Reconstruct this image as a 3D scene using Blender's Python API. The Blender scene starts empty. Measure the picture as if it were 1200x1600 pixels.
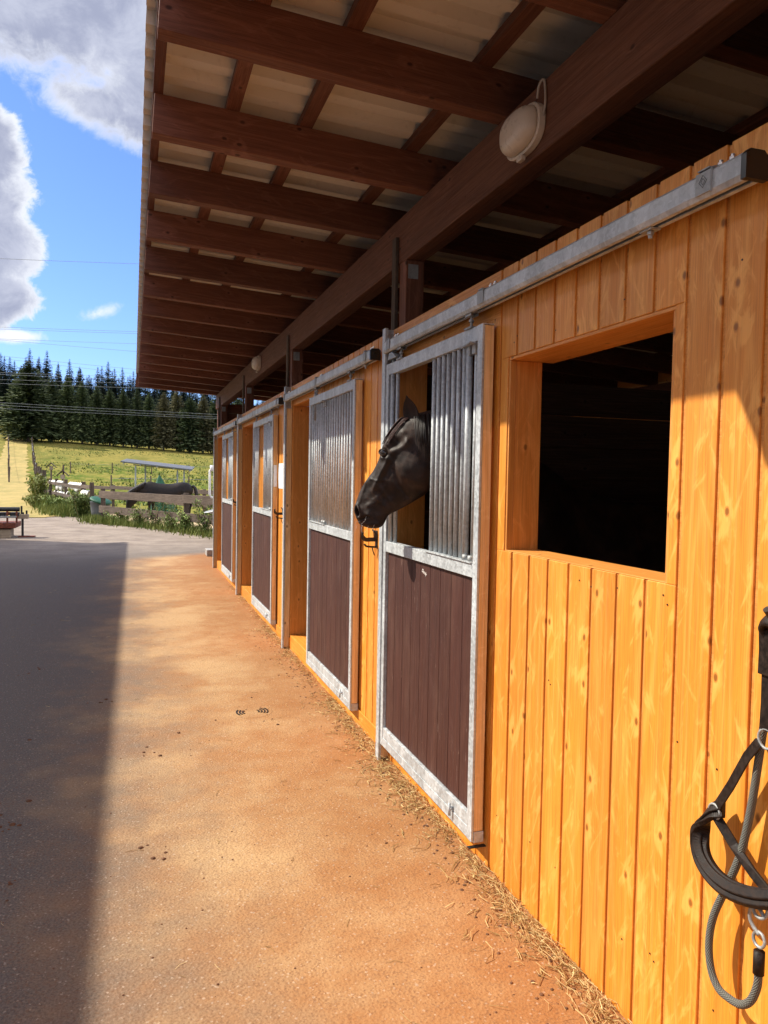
import bpy, bmesh, math, random
from mathutils import Vector, Matrix, noise as mnoise
S = bpy.context.scene
COL = S.collection
R = math.radians

# ------------------------------------------------------------------ camera
F, CX, CY, IW, IH, EYE = 1180.0, 600.0, 800.0, 1200.0, 1600.0, 1.6
YAW, PITCH, ROLL = R(-18.402), R(2.482), R(1.0)
def ray(px, py):
    dx, dy = px - CX, py - CY
    c, s = math.cos(ROLL), math.sin(ROLL)
    x, y, z = dx*c + dy*s, -dx*s + dy*c, F
    cp, sp = math.cos(PITCH), math.sin(PITCH)
    lx, ly, lz = x, y*cp + z*sp, z*cp - y*sp
    cy_, sy_ = math.cos(YAW), math.sin(YAW)
    return Vector((lx*cy_ - lz*sy_, lx*sy_ + lz*cy_, -ly))
cam = bpy.data.objects.new('camera', bpy.data.cameras.new('camera'))
COL.objects.link(cam)
fw = ray(CX, CY).normalized()
rt = (ray(CX+1, CY) - ray(CX, CY)).normalized()
up = rt.cross(fw).normalized()
cam.matrix_world = Matrix(((rt.x, up.x, -fw.x, 0), (rt.y, up.y, -fw.y, 0), (rt.z, up.z, -fw.z, EYE), (0, 0, 0, 1)))
cam.data.sensor_fit = 'VERTICAL'; cam.data.sensor_height = 24.0
cam.data.lens = 24.0*F/IH
cam.data.clip_start = 0.05; cam.data.clip_end = 3000
S.camera = cam

# ------------------------------------------------------------------ light
SUNDIR = Vector((-1.0, 0.62, 1.179)).normalized()          # towards the sun
SUN_EL = math.asin(SUNDIR.z); SUN_ROT = math.atan2(SUNDIR.x, SUNDIR.y)
sl = bpy.data.lights.new('sun', 'SUN'); sl.energy = 3.3; sl.angle = R(0.5); sl.color = (1.0, 0.93, 0.79)
so = bpy.data.objects.new('sun', sl); COL.objects.link(so)
so.rotation_euler = SUNDIR.to_track_quat('Z', 'Y').to_euler(); so.location = (-10, 5, 20)
S.view_settings.view_transform = 'Standard'
try: S.view_settings.look = 'None'
except Exception: pass
S.view_settings.exposure = 1.15; S.view_settings.gamma = 1.0

class NT:
    """tiny node-tree helper"""
    def __init__(s, tree): s.t = tree; s.n = tree.nodes; s.l = tree.links
    def new(s, typ, **kw):
        n = s.n.new(typ)
        for k, v in kw.items(): setattr(n, k, v)
        return n
    def put(s, sock, v):
        if hasattr(v, 'is_output') or isinstance(v, bpy.types.NodeSocket): s.l.new(v, sock)
        elif v is not None:
            if sock.type == 'RGBA' and len(v) == 3: v = (*v, 1)
            sock.default_value = v
    def math(s, op, a, b=None, c=None, clamp=False):
        n = s.new('ShaderNodeMath', operation=op); n.use_clamp = clamp
        s.put(n.inputs[0], a)
        if b is not None: s.put(n.inputs[1], b)
        if c is not None: s.put(n.inputs[2], c)
        return n.outputs[0]
    def vmath(s, op, a, b=None):
        n = s.new('ShaderNodeVectorMath', operation=op); s.put(n.inputs[0], a)
        if b is not None: s.put(n.inputs[1], b)
        return n.outputs[0]
    def xyz(s, x, y, z):
        n = s.new('ShaderNodeCombineXYZ'); s.put(n.inputs[0], x); s.put(n.inputs[1], y); s.put(n.inputs[2], z); return n.outputs[0]
    def sep(s, v):
        n = s.new('ShaderNodeSeparateXYZ'); s.put(n.inputs[0], v); return n.outputs
    def noise(s, v, scale, detail=3, rough=.55, dist=0.0):
        n = s.new('ShaderNodeTexNoise'); s.put(n.inputs['Vector'], v)
        n.inputs['Scale'].default_value = scale; n.inputs['Detail'].default_value = detail
        n.inputs['Roughness'].default_value = rough; n.inputs['Distortion'].default_value = dist
        return n.outputs[0]
    def voro(s, v, scale, feature='F1', rnd=1.0, dims='3D'):
        n = s.new('ShaderNodeTexVoronoi', feature=feature, voronoi_dimensions=dims); s.put(n.inputs['Vector'], v)
        n.inputs['Scale'].default_value = scale; n.inputs['Randomness'].default_value = rnd
        return n.outputs
    def mix(s, f, a, b, mode='MIX'):
        n = s.new('ShaderNodeMix', data_type='RGBA', blend_type=mode); n.clamp_factor = True
        s.put(n.inputs[0], f); s.put(n.inputs[6], a); s.put(n.inputs[7], b); return n.outputs[2]
    def step(s, v, a, b, lo=0.0, hi=1.0):
        n = s.new('ShaderNodeMapRange', interpolation_type='SMOOTHSTEP'); s.put(n.inputs[0], v)
        n.inputs[1].default_value = a; n.inputs[2].default_value = b; n.inputs[3].default_value = lo; n.inputs[4].default_value = hi
        return n.outputs[0]
    def bump(s, h, strength=.3, dist=.01):
        n = s.new('ShaderNodeBump'); n.inputs['Strength'].default_value = strength; n.inputs['Distance'].default_value = dist
        s.put(n.inputs['Height'], h); return n.outputs[0]

# ------------------------------------------------------------------ sky
W = bpy.data.worlds.new('World'); S.world = W; W.use_nodes = True
T = NT(W.node_tree); T.n.clear()
sky = T.new('ShaderNodeTexSky', sky_type='NISHITA'); sky.sun_disc = False
sky.sun_elevation = SUN_EL; sky.sun_rotation = SUN_ROT
sky.air_density = 1.0; sky.dust_density = 0.6; sky.ozone_density = 2.2; sky.altitude = 600
bgs = T.new('ShaderNodeBackground'); T.put(bgs.inputs[0], T.vmath('MULTIPLY', sky.outputs[0], (.54, .66, 1.0))); bgs.inputs[1].default_value = 0.105
dirv = T.new('ShaderNodeTexCoord').outputs['Generated']
dx, dy, dz = T.sep(dirv)
dyc = T.math('MAXIMUM', dy, 0.12)
u = T.math('DIVIDE', dx, dyc); v = T.math('DIVIDE', dz, dyc)
uv = T.xyz(u, v, 0)
n1 = T.noise(uv, 9.0, 8, .62, .2); n2 = T.noise(uv, 30.0, 9, .68, .5)
nn = T.math('ADD', T.math('MULTIPLY', T.math('SUBTRACT', n1, .5), 1.0), T.math('MULTIPLY', T.math('SUBTRACT', n2, .5), .6))
def blob(cu, cv, ru, rv, rot=0.0, amp=1.0):
    c, s = math.cos(rot), math.sin(rot)
    a = T.math('SUBTRACT', u, cu); b = T.math('SUBTRACT', v, cv)
    p = T.math('DIVIDE', T.math('ADD', T.math('MULTIPLY', a, c), T.math('MULTIPLY', b, s)), ru)
    q = T.math('DIVIDE', T.math('SUBTRACT', T.math('MULTIPLY', b, c), T.math('MULTIPLY', a, s)), rv)
    d = T.math('SQRT', T.math('ADD', T.math('MULTIPLY', p, p), T.math('MULTIPLY', q, q)))
    return T.math('MULTIPLY', T.math('SUBTRACT', 1.0, d), amp)
def vmax(*l):
    r = l[0]
    for x in l[1:]: r = T.math('MAXIMUM', r, x)
    return r
bigc = vmax(blob(-.08, .60, .30, .155), blob(.04, .47, .10, .085, 0), blob(-.03, .445, .09, .035, -.2, .55))
cum = vmax(blob(-.185, .37, .07, .085), blob(-.185, .27, .085, .085), blob(-.165, .205, .065, .045), blob(-.205, .31, .10, .13))
small = vmax(blob(-.135, .163, .045, .014, 0, .8), blob(-.045, .196, .035, .009, .35, .28), blob(.03, .40, .03, .02, 0, .5))
gen = T.math('SUBTRACT', T.noise(T.vmath('MULTIPLY', dirv, (2.2, 2.2, 4.0)), 1.6, 6, .6), .40)  # unseen clouds outside the view, widened and brightened to add fill light
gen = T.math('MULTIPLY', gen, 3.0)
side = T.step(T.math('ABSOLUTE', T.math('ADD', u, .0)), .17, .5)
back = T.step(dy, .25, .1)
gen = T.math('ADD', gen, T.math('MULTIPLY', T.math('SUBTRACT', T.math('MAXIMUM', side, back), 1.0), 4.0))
mA = T.step(T.math('ADD', bigc, T.math('MULTIPLY', nn, .80)), -.04, .30)
mB = T.step(T.math('ADD', cum, T.math('MULTIPLY', nn, 1.0)), 0.0, .16)
mC = T.step(T.math('ADD', small, T.math('MULTIPLY', nn, 1.1)), 0.0, .45)
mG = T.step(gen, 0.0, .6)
mask = T.math('MULTIPLY', vmax(mA, mB, mC, mG), T.step(dz, 0.0, .06))
# cloud body: bright sunlit rims, blue-grey bellies
dens = T.math('ADD', vmax(bigc, cum), T.math('MULTIPLY', nn, .9))
belly = T.step(T.math('ADD', dens, T.math('MULTIPLY', T.math('SUBTRACT', T.noise(uv, 5.0, 5, .6), .5), .5)), .0, .42)
wisp = T.noise(uv, 14, 8, .65, .4)
ccol = T.mix(belly, (.54, .56, .60), T.mix(T.step(wisp, .35, .65), (.215, .235, .32), (.32, .34, .42)))
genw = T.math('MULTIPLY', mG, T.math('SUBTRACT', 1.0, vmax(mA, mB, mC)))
gcol = T.mix(T.step(T.noise(T.vmath('MULTIPLY', dirv, (2, 2, 4)), 2.2, 6, .6), .4, .65), (1.55, 1.50, 1.42), (.95, .94, .98))  # colour of the unseen clouds, raised to lift the fill
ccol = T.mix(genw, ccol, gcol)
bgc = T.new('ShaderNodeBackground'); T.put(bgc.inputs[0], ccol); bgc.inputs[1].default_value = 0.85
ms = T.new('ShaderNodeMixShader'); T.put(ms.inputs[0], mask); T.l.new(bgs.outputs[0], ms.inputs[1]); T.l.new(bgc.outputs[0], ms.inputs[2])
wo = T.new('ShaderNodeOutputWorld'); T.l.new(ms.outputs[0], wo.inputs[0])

# ------------------------------------------------------------------ materials
MATS = {}
def mat(name):
    m = bpy.data.materials.new(name); m.use_nodes = True
    t = NT(m.node_tree); p = m.node_tree.nodes['Principled BSDF']; MATS[name] = m
    return m, t, p
def attr(t, name, out='Vector'):
    n = t.new('ShaderNodeAttribute'); n.attribute_name = name; return n.outputs[out]
def objco(t): return t.new('ShaderNodeTexCoord').outputs['Object']
def simple(name, col, rough=.6, metal=0.0, var=.15, scale=12, bump=0.0, spec=.5, bscale=60):
    m, t, p = mat(name)
    co = objco(t); n = t.noise(co, scale, 4)
    f = t.step(n, .3, .7, 1-var, 1+var)
    t.put(p.inputs['Base Color'], t.vmath('MULTIPLY', t.xyz(*col[:3]), t.xyz(f, f, f)))
    t.put(p.inputs['Roughness'], t.step(t.noise(co, scale*2.3, 3), .2, .8, max(.05, rough-.1), min(1, rough+.1)))
    p.inputs['Metallic'].default_value = metal; p.inputs['Specular IOR Level'].default_value = spec
    if bump: t.put(p.inputs['Normal'], t.bump(t.noise(co, bscale, 4), bump, .005))
    return m

def wood(name, dark, mid, light, rough=.5, knots=.55, glow=.5, bump=.12, tint=.12, spec=.5, ring=9.0, coat=0.0):
    """grain runs along z of the per-vertex grain coordinate; pid shifts it per board"""
    m, t, p = mat(name)
    g = attr(t, 'gc'); pid = attr(t, 'pid', 'Fac')
    x, y, z = t.sep(g)
    off = t.math('MULTIPLY', pid, 37.0)
    # knots: 2-D cells stretched along the board
    kx = t.math('MULTIPLY', t.math('ADD', x, t.math('MULTIPLY', y, .6)), 8.0)
    kz = t.math('ADD', t.math('MULTIPLY', z, 5.0), off)
    kv = t.xyz(t.math('ADD', kx, t.math('MULTIPLY', pid, 11.3)), kz, 0)
    vo = t.voro(kv, 1.0, dims='2D'); kd = vo[0]; kr = t.sep(vo[1])[0]
    has = t.step(kr, 1-knots, 1-knots+.05)
    kn = t.math('MULTIPLY', t.step(kd, .30, .02), has)          # 1 at knot centre
    core = t.math('MULTIPLY', t.step(t.math('ADD', kd, t.math('MULTIPLY', t.math('SUBTRACT', t.noise(kv, 9.0, 3), .5), .05)), .066, .030), has)
    # cathedral rings, pushed aside by the knots
    rv = t.xyz(t.math('MULTIPLY', x, 9.0), t.math('MULTIPLY', y, 9.0), t.math('ADD', t.math('MULTIPLY', z, .55), off))
    rn = t.noise(rv, 1.0, 1, .4)
    rr = t.math('ADD', t.math('MULTIPLY', rn, ring*6.0), t.math('MULTIPLY', t.math('MULTIPLY', kn, kn), 5.0))
    rings = t.math('ADD', t.math('MULTIPLY', t.math('SINE', rr), .5), .5)
    fine = t.noise(t.xyz(t.math('MULTIPLY', x, 260.0), t.math('MULTIPLY', y, 260.0), t.math('ADD', t.math('MULTIPLY', z, 5.0), off)), 1.0, 3)
    base = t.mix(t.math('MULTIPLY', t.math('POWER', rings, 2.0), .55), mid, light)
    base = t.mix(t.step(fine, .42, .66, 0, .55), base, dark)
    # blotchy lighter figure round branch wood
    ang = t.math('ADD', t.math('MULTIPLY', z, 11.0), t.math('MULTIPLY', t.math('ABSOLUTE', t.math('SUBTRACT', x, .0)), 0.0))
    fig = t.noise(t.xyz(t.math('MULTIPLY', x, 15.0), t.math('MULTIPLY', y, 8.0), t.math('ADD', t.math('ADD', ang, off), t.math('MULTIPLY', x, 20.0))), 1.0, 4, .62, .9)
    fig2 = t.noise(t.xyz(t.math('MULTIPLY', x, 15.0), t.math('MULTIPLY', y, 8.0), t.math('SUBTRACT', t.math('ADD', ang, off), t.math('MULTIPLY', x, 20.0))), 1.0, 4, .62, .9)
    near = t.math('MULTIPLY', t.math('MULTIPLY', t.step(kd, .46, .05), has), .14)
    fg = t.math('MAXIMUM', t.step(t.math('ADD', fig, near), .55, .70), t.step(t.math('ADD', fig2, near), .57, .72))
    base = t.mix(t.math('MULTIPLY', fg, glow), base, tuple(min(1, c*1.28+.03) for c in light))
    # faint dark streaks, pale sapwood streaks
    sap = t.noise(t.xyz(t.math('MULTIPLY', x, 34.0), t.math('MULTIPLY', y, 34.0), t.math('ADD', t.math('MULTIPLY', z, .9), off)), 1.0, 4, .6)
    base = t.mix(t.step(sap, .55, .75, 0, .35), base, light); base = t.mix(t.step(sap, .45, .28, 0, .40), base, dark)
    broad = t.noise(t.xyz(t.math('MULTIPLY', x, 3.0), t.math('MULTIPLY', y, 3.0), t.math('ADD', t.math('MULTIPLY', z, .9), off)), 1.0, 3)
    tv = t.math('ADD', t.math('MULTIPLY', t.math('SUBTRACT', pid, .5), tint*2), t.math('MULTIPLY', t.math('SUBTRACT', broad, .5), tint*2.5))
    f = t.math('ADD', tv, 1.0)
    base = t.vmath('MULTIPLY', base, t.xyz(f, f, f))
    rim_ = t.math('MULTIPLY', t.math('MULTIPLY', t.step(kd, .085, .055), has), .55)
    base = t.mix(rim_, base, dark); base = t.mix(t.math('MULTIPLY', core, .75), base, tuple(c*.38 for c in dark))
    t.put(p.inputs['Base Color'], base)
    t.put(p.inputs['Roughness'], t.step(fine, .2, .8, rough-.08, rough+.12))
    p.inputs['Specular IOR Level'].default_value = spec
    p.inputs['Coat Weight'].default_value = coat; p.inputs['Coat Roughness'].default_value = .25
    h = t.math('ADD', t.math('MULTIPLY', rings, .6), t.math('MULTIPLY', fine, .6))
    t.put(p.inputs['Normal'], t.bump(h, bump, .004))
    return m
wood('orange_pine', (.48, .145, .013), (.71, .262, .028), (.82, .375, .075), rough=.46, knots=.45, glow=.46, bump=.12, tint=.11)
wood('orange_reveal', (.46, .16, .024), (.64, .25, .045), (.74, .33, .08), rough=.5, knots=.3, glow=.25, bump=.14, tint=.1)
wood('rough_edge', (.46, .27, .11), (.68, .44, .20), (.82, .58, .32), rough=.8, knots=.3, glow=.2, bump=.5, tint=.22, spec=.25)
wood('brown_stain', (.080, .030, .017), (.150, .056, .032), (.22, .088, .052), rough=.62, knots=.45, glow=.25, bump=.25, tint=.20, spec=.3)
wood('beam_stain', (.085, .032, .016), (.140, .052, .026), (.19, .075, .038), rough=.66, knots=.35, glow=.15, bump=.25, tint=.12, spec=.3)
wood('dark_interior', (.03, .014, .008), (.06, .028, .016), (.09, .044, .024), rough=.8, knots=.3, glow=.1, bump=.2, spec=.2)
wood('panel_board', (.036, .0100, .0072), (.054, .0150, .0098), (.068, .020, .0135), rough=.62, knots=.0, glow=.2, bump=.3, tint=.10, spec=.4)
wood('weathered_rail', (.045, .032, .025), (.095, .070, .054), (.17, .130, .10), rough=.85, knots=.4, glow=.2, bump=.5, tint=.25, spec=.2)
wood('pale_post', (.22, .17, .12), (.33, .26, .19), (.45, .37, .28), rough=.85, knots=.3, glow=.2, bump=.4, tint=.25, spec=.2)

# the door panel: scuffs and hay dust over the brown boards
m = MATS['panel_board']; t = NT(m.node_tree); p = t.n['Principled BSDF']
src = p.inputs['Base Color'].links[0].from_socket
co = objco(t)
sc = t.noise(t.vmath('MULTIPLY', co, (30, 90, 14)), 1.0, 5, .7, 1.0)
sc2 = t.noise(co, 3.2, 3)
f = t.math('MULTIPLY', t.step(sc, .62, .72), t.step(sc2, .42, .62))
dust = t.step(t.noise(t.vmath('MULTIPLY', co, (6, 6, 2.2)), 1.0, 5, .65), .45, .75, 0, .26)
c1 = t.mix(dust, src, (.16, .085, .060))
t.put(p.inputs['Base Color'], t.mix(t.math('MULTIPLY', f, .7), c1, (.34, .24, .20)))

def galvanised(name, base=(.50, .53, .55), rough=.55, metal=.30):
    m, t, p = mat(name)
    co = objco(t)
    vo = t.voro(t.vmath('ADD', co, t.vmath('MULTIPLY', t.xyz(t.noise(co, 40, 2), t.noise(co, 37, 2), 0), (.03, .03, .03))), 85)
    c = t.sep(vo[1])[0]
    st = t.noise(t.vmath('MULTIPLY', co, (1, 1, .35)), 9, 5, .65)
    f = t.math('ADD', t.math('MULTIPLY', c, .32), t.step(st, .3, .75, .62, 1.05))
    wh = t.step(t.noise(co, 22, 5, .7), .58, .72)
    col = t.vmath('MULTIPLY', t.xyz(*base), t.xyz(f, f, f))
    col = t.mix(t.math('MULTIPLY', wh, .35), col, (.72, .74, .74))
    t.put(p.inputs['Base Color'], col)
    t.put(p.inputs['Roughness'], t.step(c, 0, 1, rough-.1, rough+.16))
    p.inputs['Metallic'].default_value = metal
    t.put(p.inputs['Normal'], t.bump(t.math('ADD', c, t.noise(co, 120, 3)), .12, .002))
    return m
galvanised('galvanised'); galvanised('galvanised_dull', (.34, .35, .35), .55, .4)
simple('dark_metal', (.03, .03, .033), .45, .6, bump=.1)
simple('black_iron', (.035, .028, .024), .55, .5, .3, 40, .25)
simple('black_plastic', (.012, .012, .012), .35)
simple('cream_plastic', (.62, .52, .42), .32, var=.05)
simple('cable_grey', (.42, .35, .28), .5)
simple('paper', (.82, .82, .83), .7, var=.05, scale=30)
simple('chalk', (.75, .68, .64), .9, var=.1)
simple('steel_bright', (.62, .62, .62), .22, .95)
simple('green_tarp', (.006, .085, .035), .7, var=.25, bump=.3, bscale=20)
simple('green_plastic', (.006, .075, .035), .6)
simple('grey_tub', (.10, .11, .115), .5)
simple('white_paint', (.8, .8, .78), .45, var=.04)
simple('white_cloth', (.72, .70, .66), .95, var=.12, bump=.4, bscale=40)
simple('concrete', (.33, .31, .29), .85, var=.15, scale=20, bump=.4)
simple('rust_red', (.16, .045, .025), .75, .3, .4, 20, .4)
simple('wire_metal', (.30, .31, .33), .5, .4)
simple('panel_roof', (.13, .13, .125), .5, .1, .12, 4)
simple('barn_render', (.74, .70, .62), .85, var=.1, scale=3)
simple('barn_roof', (.14, .07, .05), .8, var=.2, scale=4)
simple('bark', (.06, .045, .035), .9, var=.3, scale=6, bump=.5)
simple('bedding', (.20, .13, .06), .95, var=.3, scale=30, bump=.8)
simple('floor_concrete', (.10, .08, .06), .9, var=.3, scale=8, bump=.3)
simple('eye_glass', (.016, .009, .006), .08, var=.0, spec=.9)
simple('nest_box', (.05, .03, .025), .8)
simple('dirt', (.13, .055, .025), .95, var=.35, scale=60, bump=.6)

# leather / rope
m, t, p = mat('leather')
co = objco(t); n = t.noise(co, 70, 5, .7)
t.put(p.inputs['Base Color'], t.mix(t.step(n, .35, .75), (.008, .0045, .0035), (.030, .017, .012)))
t.put(p.inputs['Roughness'], t.step(n, .3, .7, .45, .7)); p.inputs['Specular IOR Level'].default_value = .25; t.put(p.inputs['Normal'], t.bump(t.noise(co, 300, 4), .3, .002))
m, t, p = mat('rope')
g = attr(t, 'gc'); x, y, z = t.sep(g)
a = t.math('MULTIPLY', x, 1.0)
w1 = t.math('SINE', t.math('ADD', t.math('MULTIPLY', z, 400.0), t.math('MULTIPLY', x, 6*1.0)))
w2 = t.math('SINE', t.math('SUBTRACT', t.math('MULTIPLY', z, 400.0), t.math('MULTIPLY', x, 6*1.0)))
w = t.math('MULTIPLY', t.math('ADD', t.math('ABSOLUTE', w1), t.math('ABSOLUTE', w2)), .5)
t.put(p.inputs['Base Color'], t.mix(t.step(w, .35, .8), (.014, .015, .013), (.20, .20, .175)))
p.inputs['Roughness'].default_value = .85; t.put(p.inputs['Normal'], t.bump(w, .9, .003))

# roof sheets: pale fibre cement, faint stains along the slope
m, t, p = mat('fibre_cement')
co = objco(t); n = t.noise(t.vmath('MULTIPLY', co, (1.2, 6, 1)), 1.5, 5, .6); n2 = t.noise(co, 30, 4)
c = t.mix(n, (.58, .53, .45), (.74, .69, .60)); c = t.mix(t.step(n2, .55, .8, 0, .25), c, (.26, .21, .16))
t.put(p.inputs['Base Color'], c); p.inputs['Roughness'].default_value = .85; t.put(p.inputs['Normal'], t.bump(n2, .2, .004))

# asphalt yard with rusty sawdust blown along the wall
m, t, p = mat('asphalt')
co = t.new('ShaderNodeNewGeometry').outputs['Position']; X, Y, Z = t.sep(co)
sp = t.noise(co, 110, 5, .75); sp2 = t.voro(co, 95)[0]; big = t.noise(co, .9, 4, .6); mid = t.noise(co, 4.5, 6, .65)
grain = t.noise(co, 330, 3, .6)
grey = t.mix(t.step(sp, .3, .7), (.070, .060, .052), (.170, .148, .130))
grey = t.mix(t.math('MULTIPLY', t.step(t.voro(co, 60)[0], .14, .06), .22), grey, (.36, .33, .30))
far = t.step(Y, 13.5, 19)
grey = t.mix(far, grey, t.mix(t.step(t.noise(co, 1.3, 6, .7), .3, .7), (.18, .145, .118), (.30, .25, .205)))
dust = t.mix(t.step(mid, .3, .7), (.41, .228, .100), (.36, .172, .064))
dust = t.mix(t.step(big, .42, .62), dust, (.48, .300, .145))
wallred = t.step(t.math('ADD', X, t.math('MULTIPLY', t.math('SUBTRACT', mid, .5), 1.0)), .50, 1.40)
dust = t.mix(t.math('MULTIPLY', wallred, .85), dust, (.32, .128, .036))
dm = t.math('ADD', t.math('MULTIPLY', X, .80), t.math('ADD', t.math('MULTIPLY', t.math('SUBTRACT', big, .5), .95), t.math('MULTIPLY', t.math('SUBTRACT', mid, .5), .8)))
dm = t.math('ADD', dm, t.math('MULTIPLY', t.math('SUBTRACT', sp, .5), .35))
cover = t.step(dm, -.55, .55)
cut = t.math('ADD', T_y := t.math('ADD', Y, t.math('MULTIPLY', X, -.6)), t.math('MULTIPLY', t.math('SUBTRACT', mid, .5), .8))
cover = t.math('MULTIPLY', cover, t.step(cut, 15.6, 14.6))
c = t.mix(t.math('MULTIPLY', cover, .93), grey, dust)
pit = t.math('MULTIPLY', t.step(t.noise(co, 90, 4, .75), .57, .68), .50)
c = t.mix(pit, c, (.10, .045, .022))
lt = t.math('MULTIPLY', t.step(grain, .60, .75), .22); c = t.mix(lt, c, (.62, .50, .38)); c = t.mix(t.math('MULTIPLY', t.step(t.sep(t.voro(co, 150)[1])[0], .80, .86), .38), c, (.17, .085, .045)); c = t.mix(t.math('MULTIPLY', t.step(t.sep(t.voro(co, 150)[1])[1], .968, .978), .28), c, (.60, .50, .40))
# dark damp clods and smears
sm = t.math('MULTIPLY', t.step(t.noise(co, 3.1, 8, .8), .66, .72), .35)
c = t.mix(sm, c, (.14, .058, .026))
t.put(p.inputs['Base Color'], c); p.inputs['Roughness'].default_value = .9; p.inputs['Specular IOR Level'].default_value = .25
h = t.math('ADD', t.math('ADD', t.math('MULTIPLY', sp, .9), t.math('MULTIPLY', sp2, 1.1)), t.math('MULTIPLY', t.noise(co, 60, 5, .7), .6))
t.put(p.inputs['Normal'], t.bump(h, .42, .006))

m, t, p = mat('meadow')
co = t.new('ShaderNodeNewGeometry').outputs['Position']
a = t.noise(t.vmath('MULTIPLY', co, (.10, .045, 0)), 1.0, 5, .6); b = t.noise(t.vmath('MULTIPLY', co, (.9, .25, 0)), 1.0, 6, .7); d = t.noise(co, 3.0, 5, .7)
c = t.mix(t.step(a, .42, .58), (.075, .115, .008), (.19, .175, .028)); c = t.mix(t.step(t.sep(co)[1], 110, 175), c, t.mix(.5, c, (.25, .19, .06)))
c = t.mix(t.step(b, .46, .60, 0, .75), c, (.26, .21, .05)); c = t.mix(t.step(d, .5, .68, 0, .6), c, (.055, .085, .008)); c = t.mix(t.step(t.noise(t.vmath('MULTIPLY', co, (.22, .05, 0)), 1.0, 4, .6), .54, .64, 0, .6), c, (.11, .11, .02))
c = t.mix(t.step(b, .30, .18, 0, .7), c, (.06, .09, .01))
t.put(p.inputs['Base Color'], c); p.inputs['Roughness'].default_value = .95; p.inputs['Specular IOR Level'].default_value = .1
t.put(p.inputs['Normal'], t.bump(t.math('ADD', d, b), 1.0, .12))
m, t, p = mat('sandy_path')
co = t.new('ShaderNodeNewGeometry').outputs['Position']
a = t.noise(t.vmath('MULTIPLY', co, (.6, .2, 1)), 1.0, 6, .7); b = t.noise(t.vmath('MULTIPLY', co, (7, 1.4, 1)), 1.0, 4, .7)
c = t.mix(t.step(a, .35, .65), (.37, .265, .075), (.25, .20, .045)); c = t.mix(t.step(b, .55, .75, 0, .5), c, (.44, .34, .15))
t.put(p.inputs['Base Color'], c); p.inputs['Roughness'].default_value = .95; t.put(p.inputs['Normal'], t.bump(b, .6, .05))
simple('paddock_sand', (.42, .31, .17), .95, var=.2, scale=3, bump=.5, bscale=12)

def foliage(name, a, b, c3=None, rough=.7):
    m, t, p = mat(name)
    at = attr(t, 'pid', 'Fac'); ob = t.new('ShaderNodeObjectInfo').outputs['Random']
    col = t.mix(at, a, b)
    f = t.math('ADD', t.math('MULTIPLY', ob, .5), .75); col = t.vmath('MULTIPLY', col, t.xyz(f, f, f))
    if c3: col = t.mix(t.math('MULTIPLY', t.step(ob, .8, .86), .6), col, c3)
    t.put(p.inputs['Base Color'], col); p.inputs['Roughness'].default_value = rough; p.inputs['Specular IOR Level'].default_value = .2
    return m
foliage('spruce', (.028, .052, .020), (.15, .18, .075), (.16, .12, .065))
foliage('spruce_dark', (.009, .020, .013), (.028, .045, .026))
foliage('leaf', (.05, .10, .018), (.20, .25, .07)); foliage('grass_blade', (.05, .09, .012), (.19, .20, .05))
foliage('dry_stem', (.22, .18, .08), (.42, .34, .17)); foliage('hay', (.30, .18, .06), (.78, .60, .30), rough=.6)

m, t, p = mat('horse_coat')
co = t.new('ShaderNodeNewGeometry').outputs['Position']
n = t.noise(t.vmath('MULTIPLY', co, (420, 260, 160)), 1.0, 4, .75); n2 = t.noise(co, 9, 5, .6, .5); n3 = t.noise(t.vmath('MULTIPLY', co, (60, 60, 34)), 1.0, 5, .7)
c = t.mix(t.step(n2, .35, .7), (.013, .0070, .0050), (.046, .0240, .0160)); c = t.mix(t.step(n3, .5, .8, 0, .4), c, (.070, .042, .031)); c = t.mix(t.step(n, .52, .75, 0, .3), c, (.075, .050, .040))
t.put(p.inputs['Base Color'], c); t.put(p.inputs['Roughness'], t.step(n, .3, .7, .46, .66)); p.inputs['Specular IOR Level'].default_value = .30
t.put(p.inputs['Normal'], t.bump(t.math('ADD', t.math('ADD', n, n3), t.math('MULTIPLY', t.noise(co, 45, 4), .8)), .32, .003))
m, t, p = mat('bay_coat')
co = t.new('ShaderNodeNewGeometry').outputs['Position']
n = t.noise(t.vmath('MULTIPLY', co, (420, 260, 160)), 1.0, 4, .75); n2 = t.noise(co, 9, 5, .6, .5); n3 = t.noise(t.vmath('MULTIPLY', co, (60, 60, 34)), 1.0, 5, .7)
c = t.mix(t.step(n2, .35, .7), (.004, .0025, .002), (.014, .007, .005)); c = t.mix(t.step(n3, .5, .8, 0, .4), c, (.026, .013, .009)); c = t.mix(t.step(n, .52, .75, 0, .3), c, (.035, .020, .014))
t.put(p.inputs['Base Color'], c); t.put(p.inputs['Roughness'], t.step(n, .3, .7, .46, .66)); p.inputs['Specular IOR Level'].default_value = .30
t.put(p.inputs['Normal'], t.bump(t.math('ADD', t.math('ADD', n, n3), t.math('MULTIPLY', t.noise(co, 45, 4), .8)), .32, .003))
simple('horse_mane', (.012, .007, .006), .5, var=.3, scale=80); simple('forelock_hair', (.050, .014, .010), .6, var=.35, scale=120)
simple('hoof', (.03, .025, .02), .6)

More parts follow.
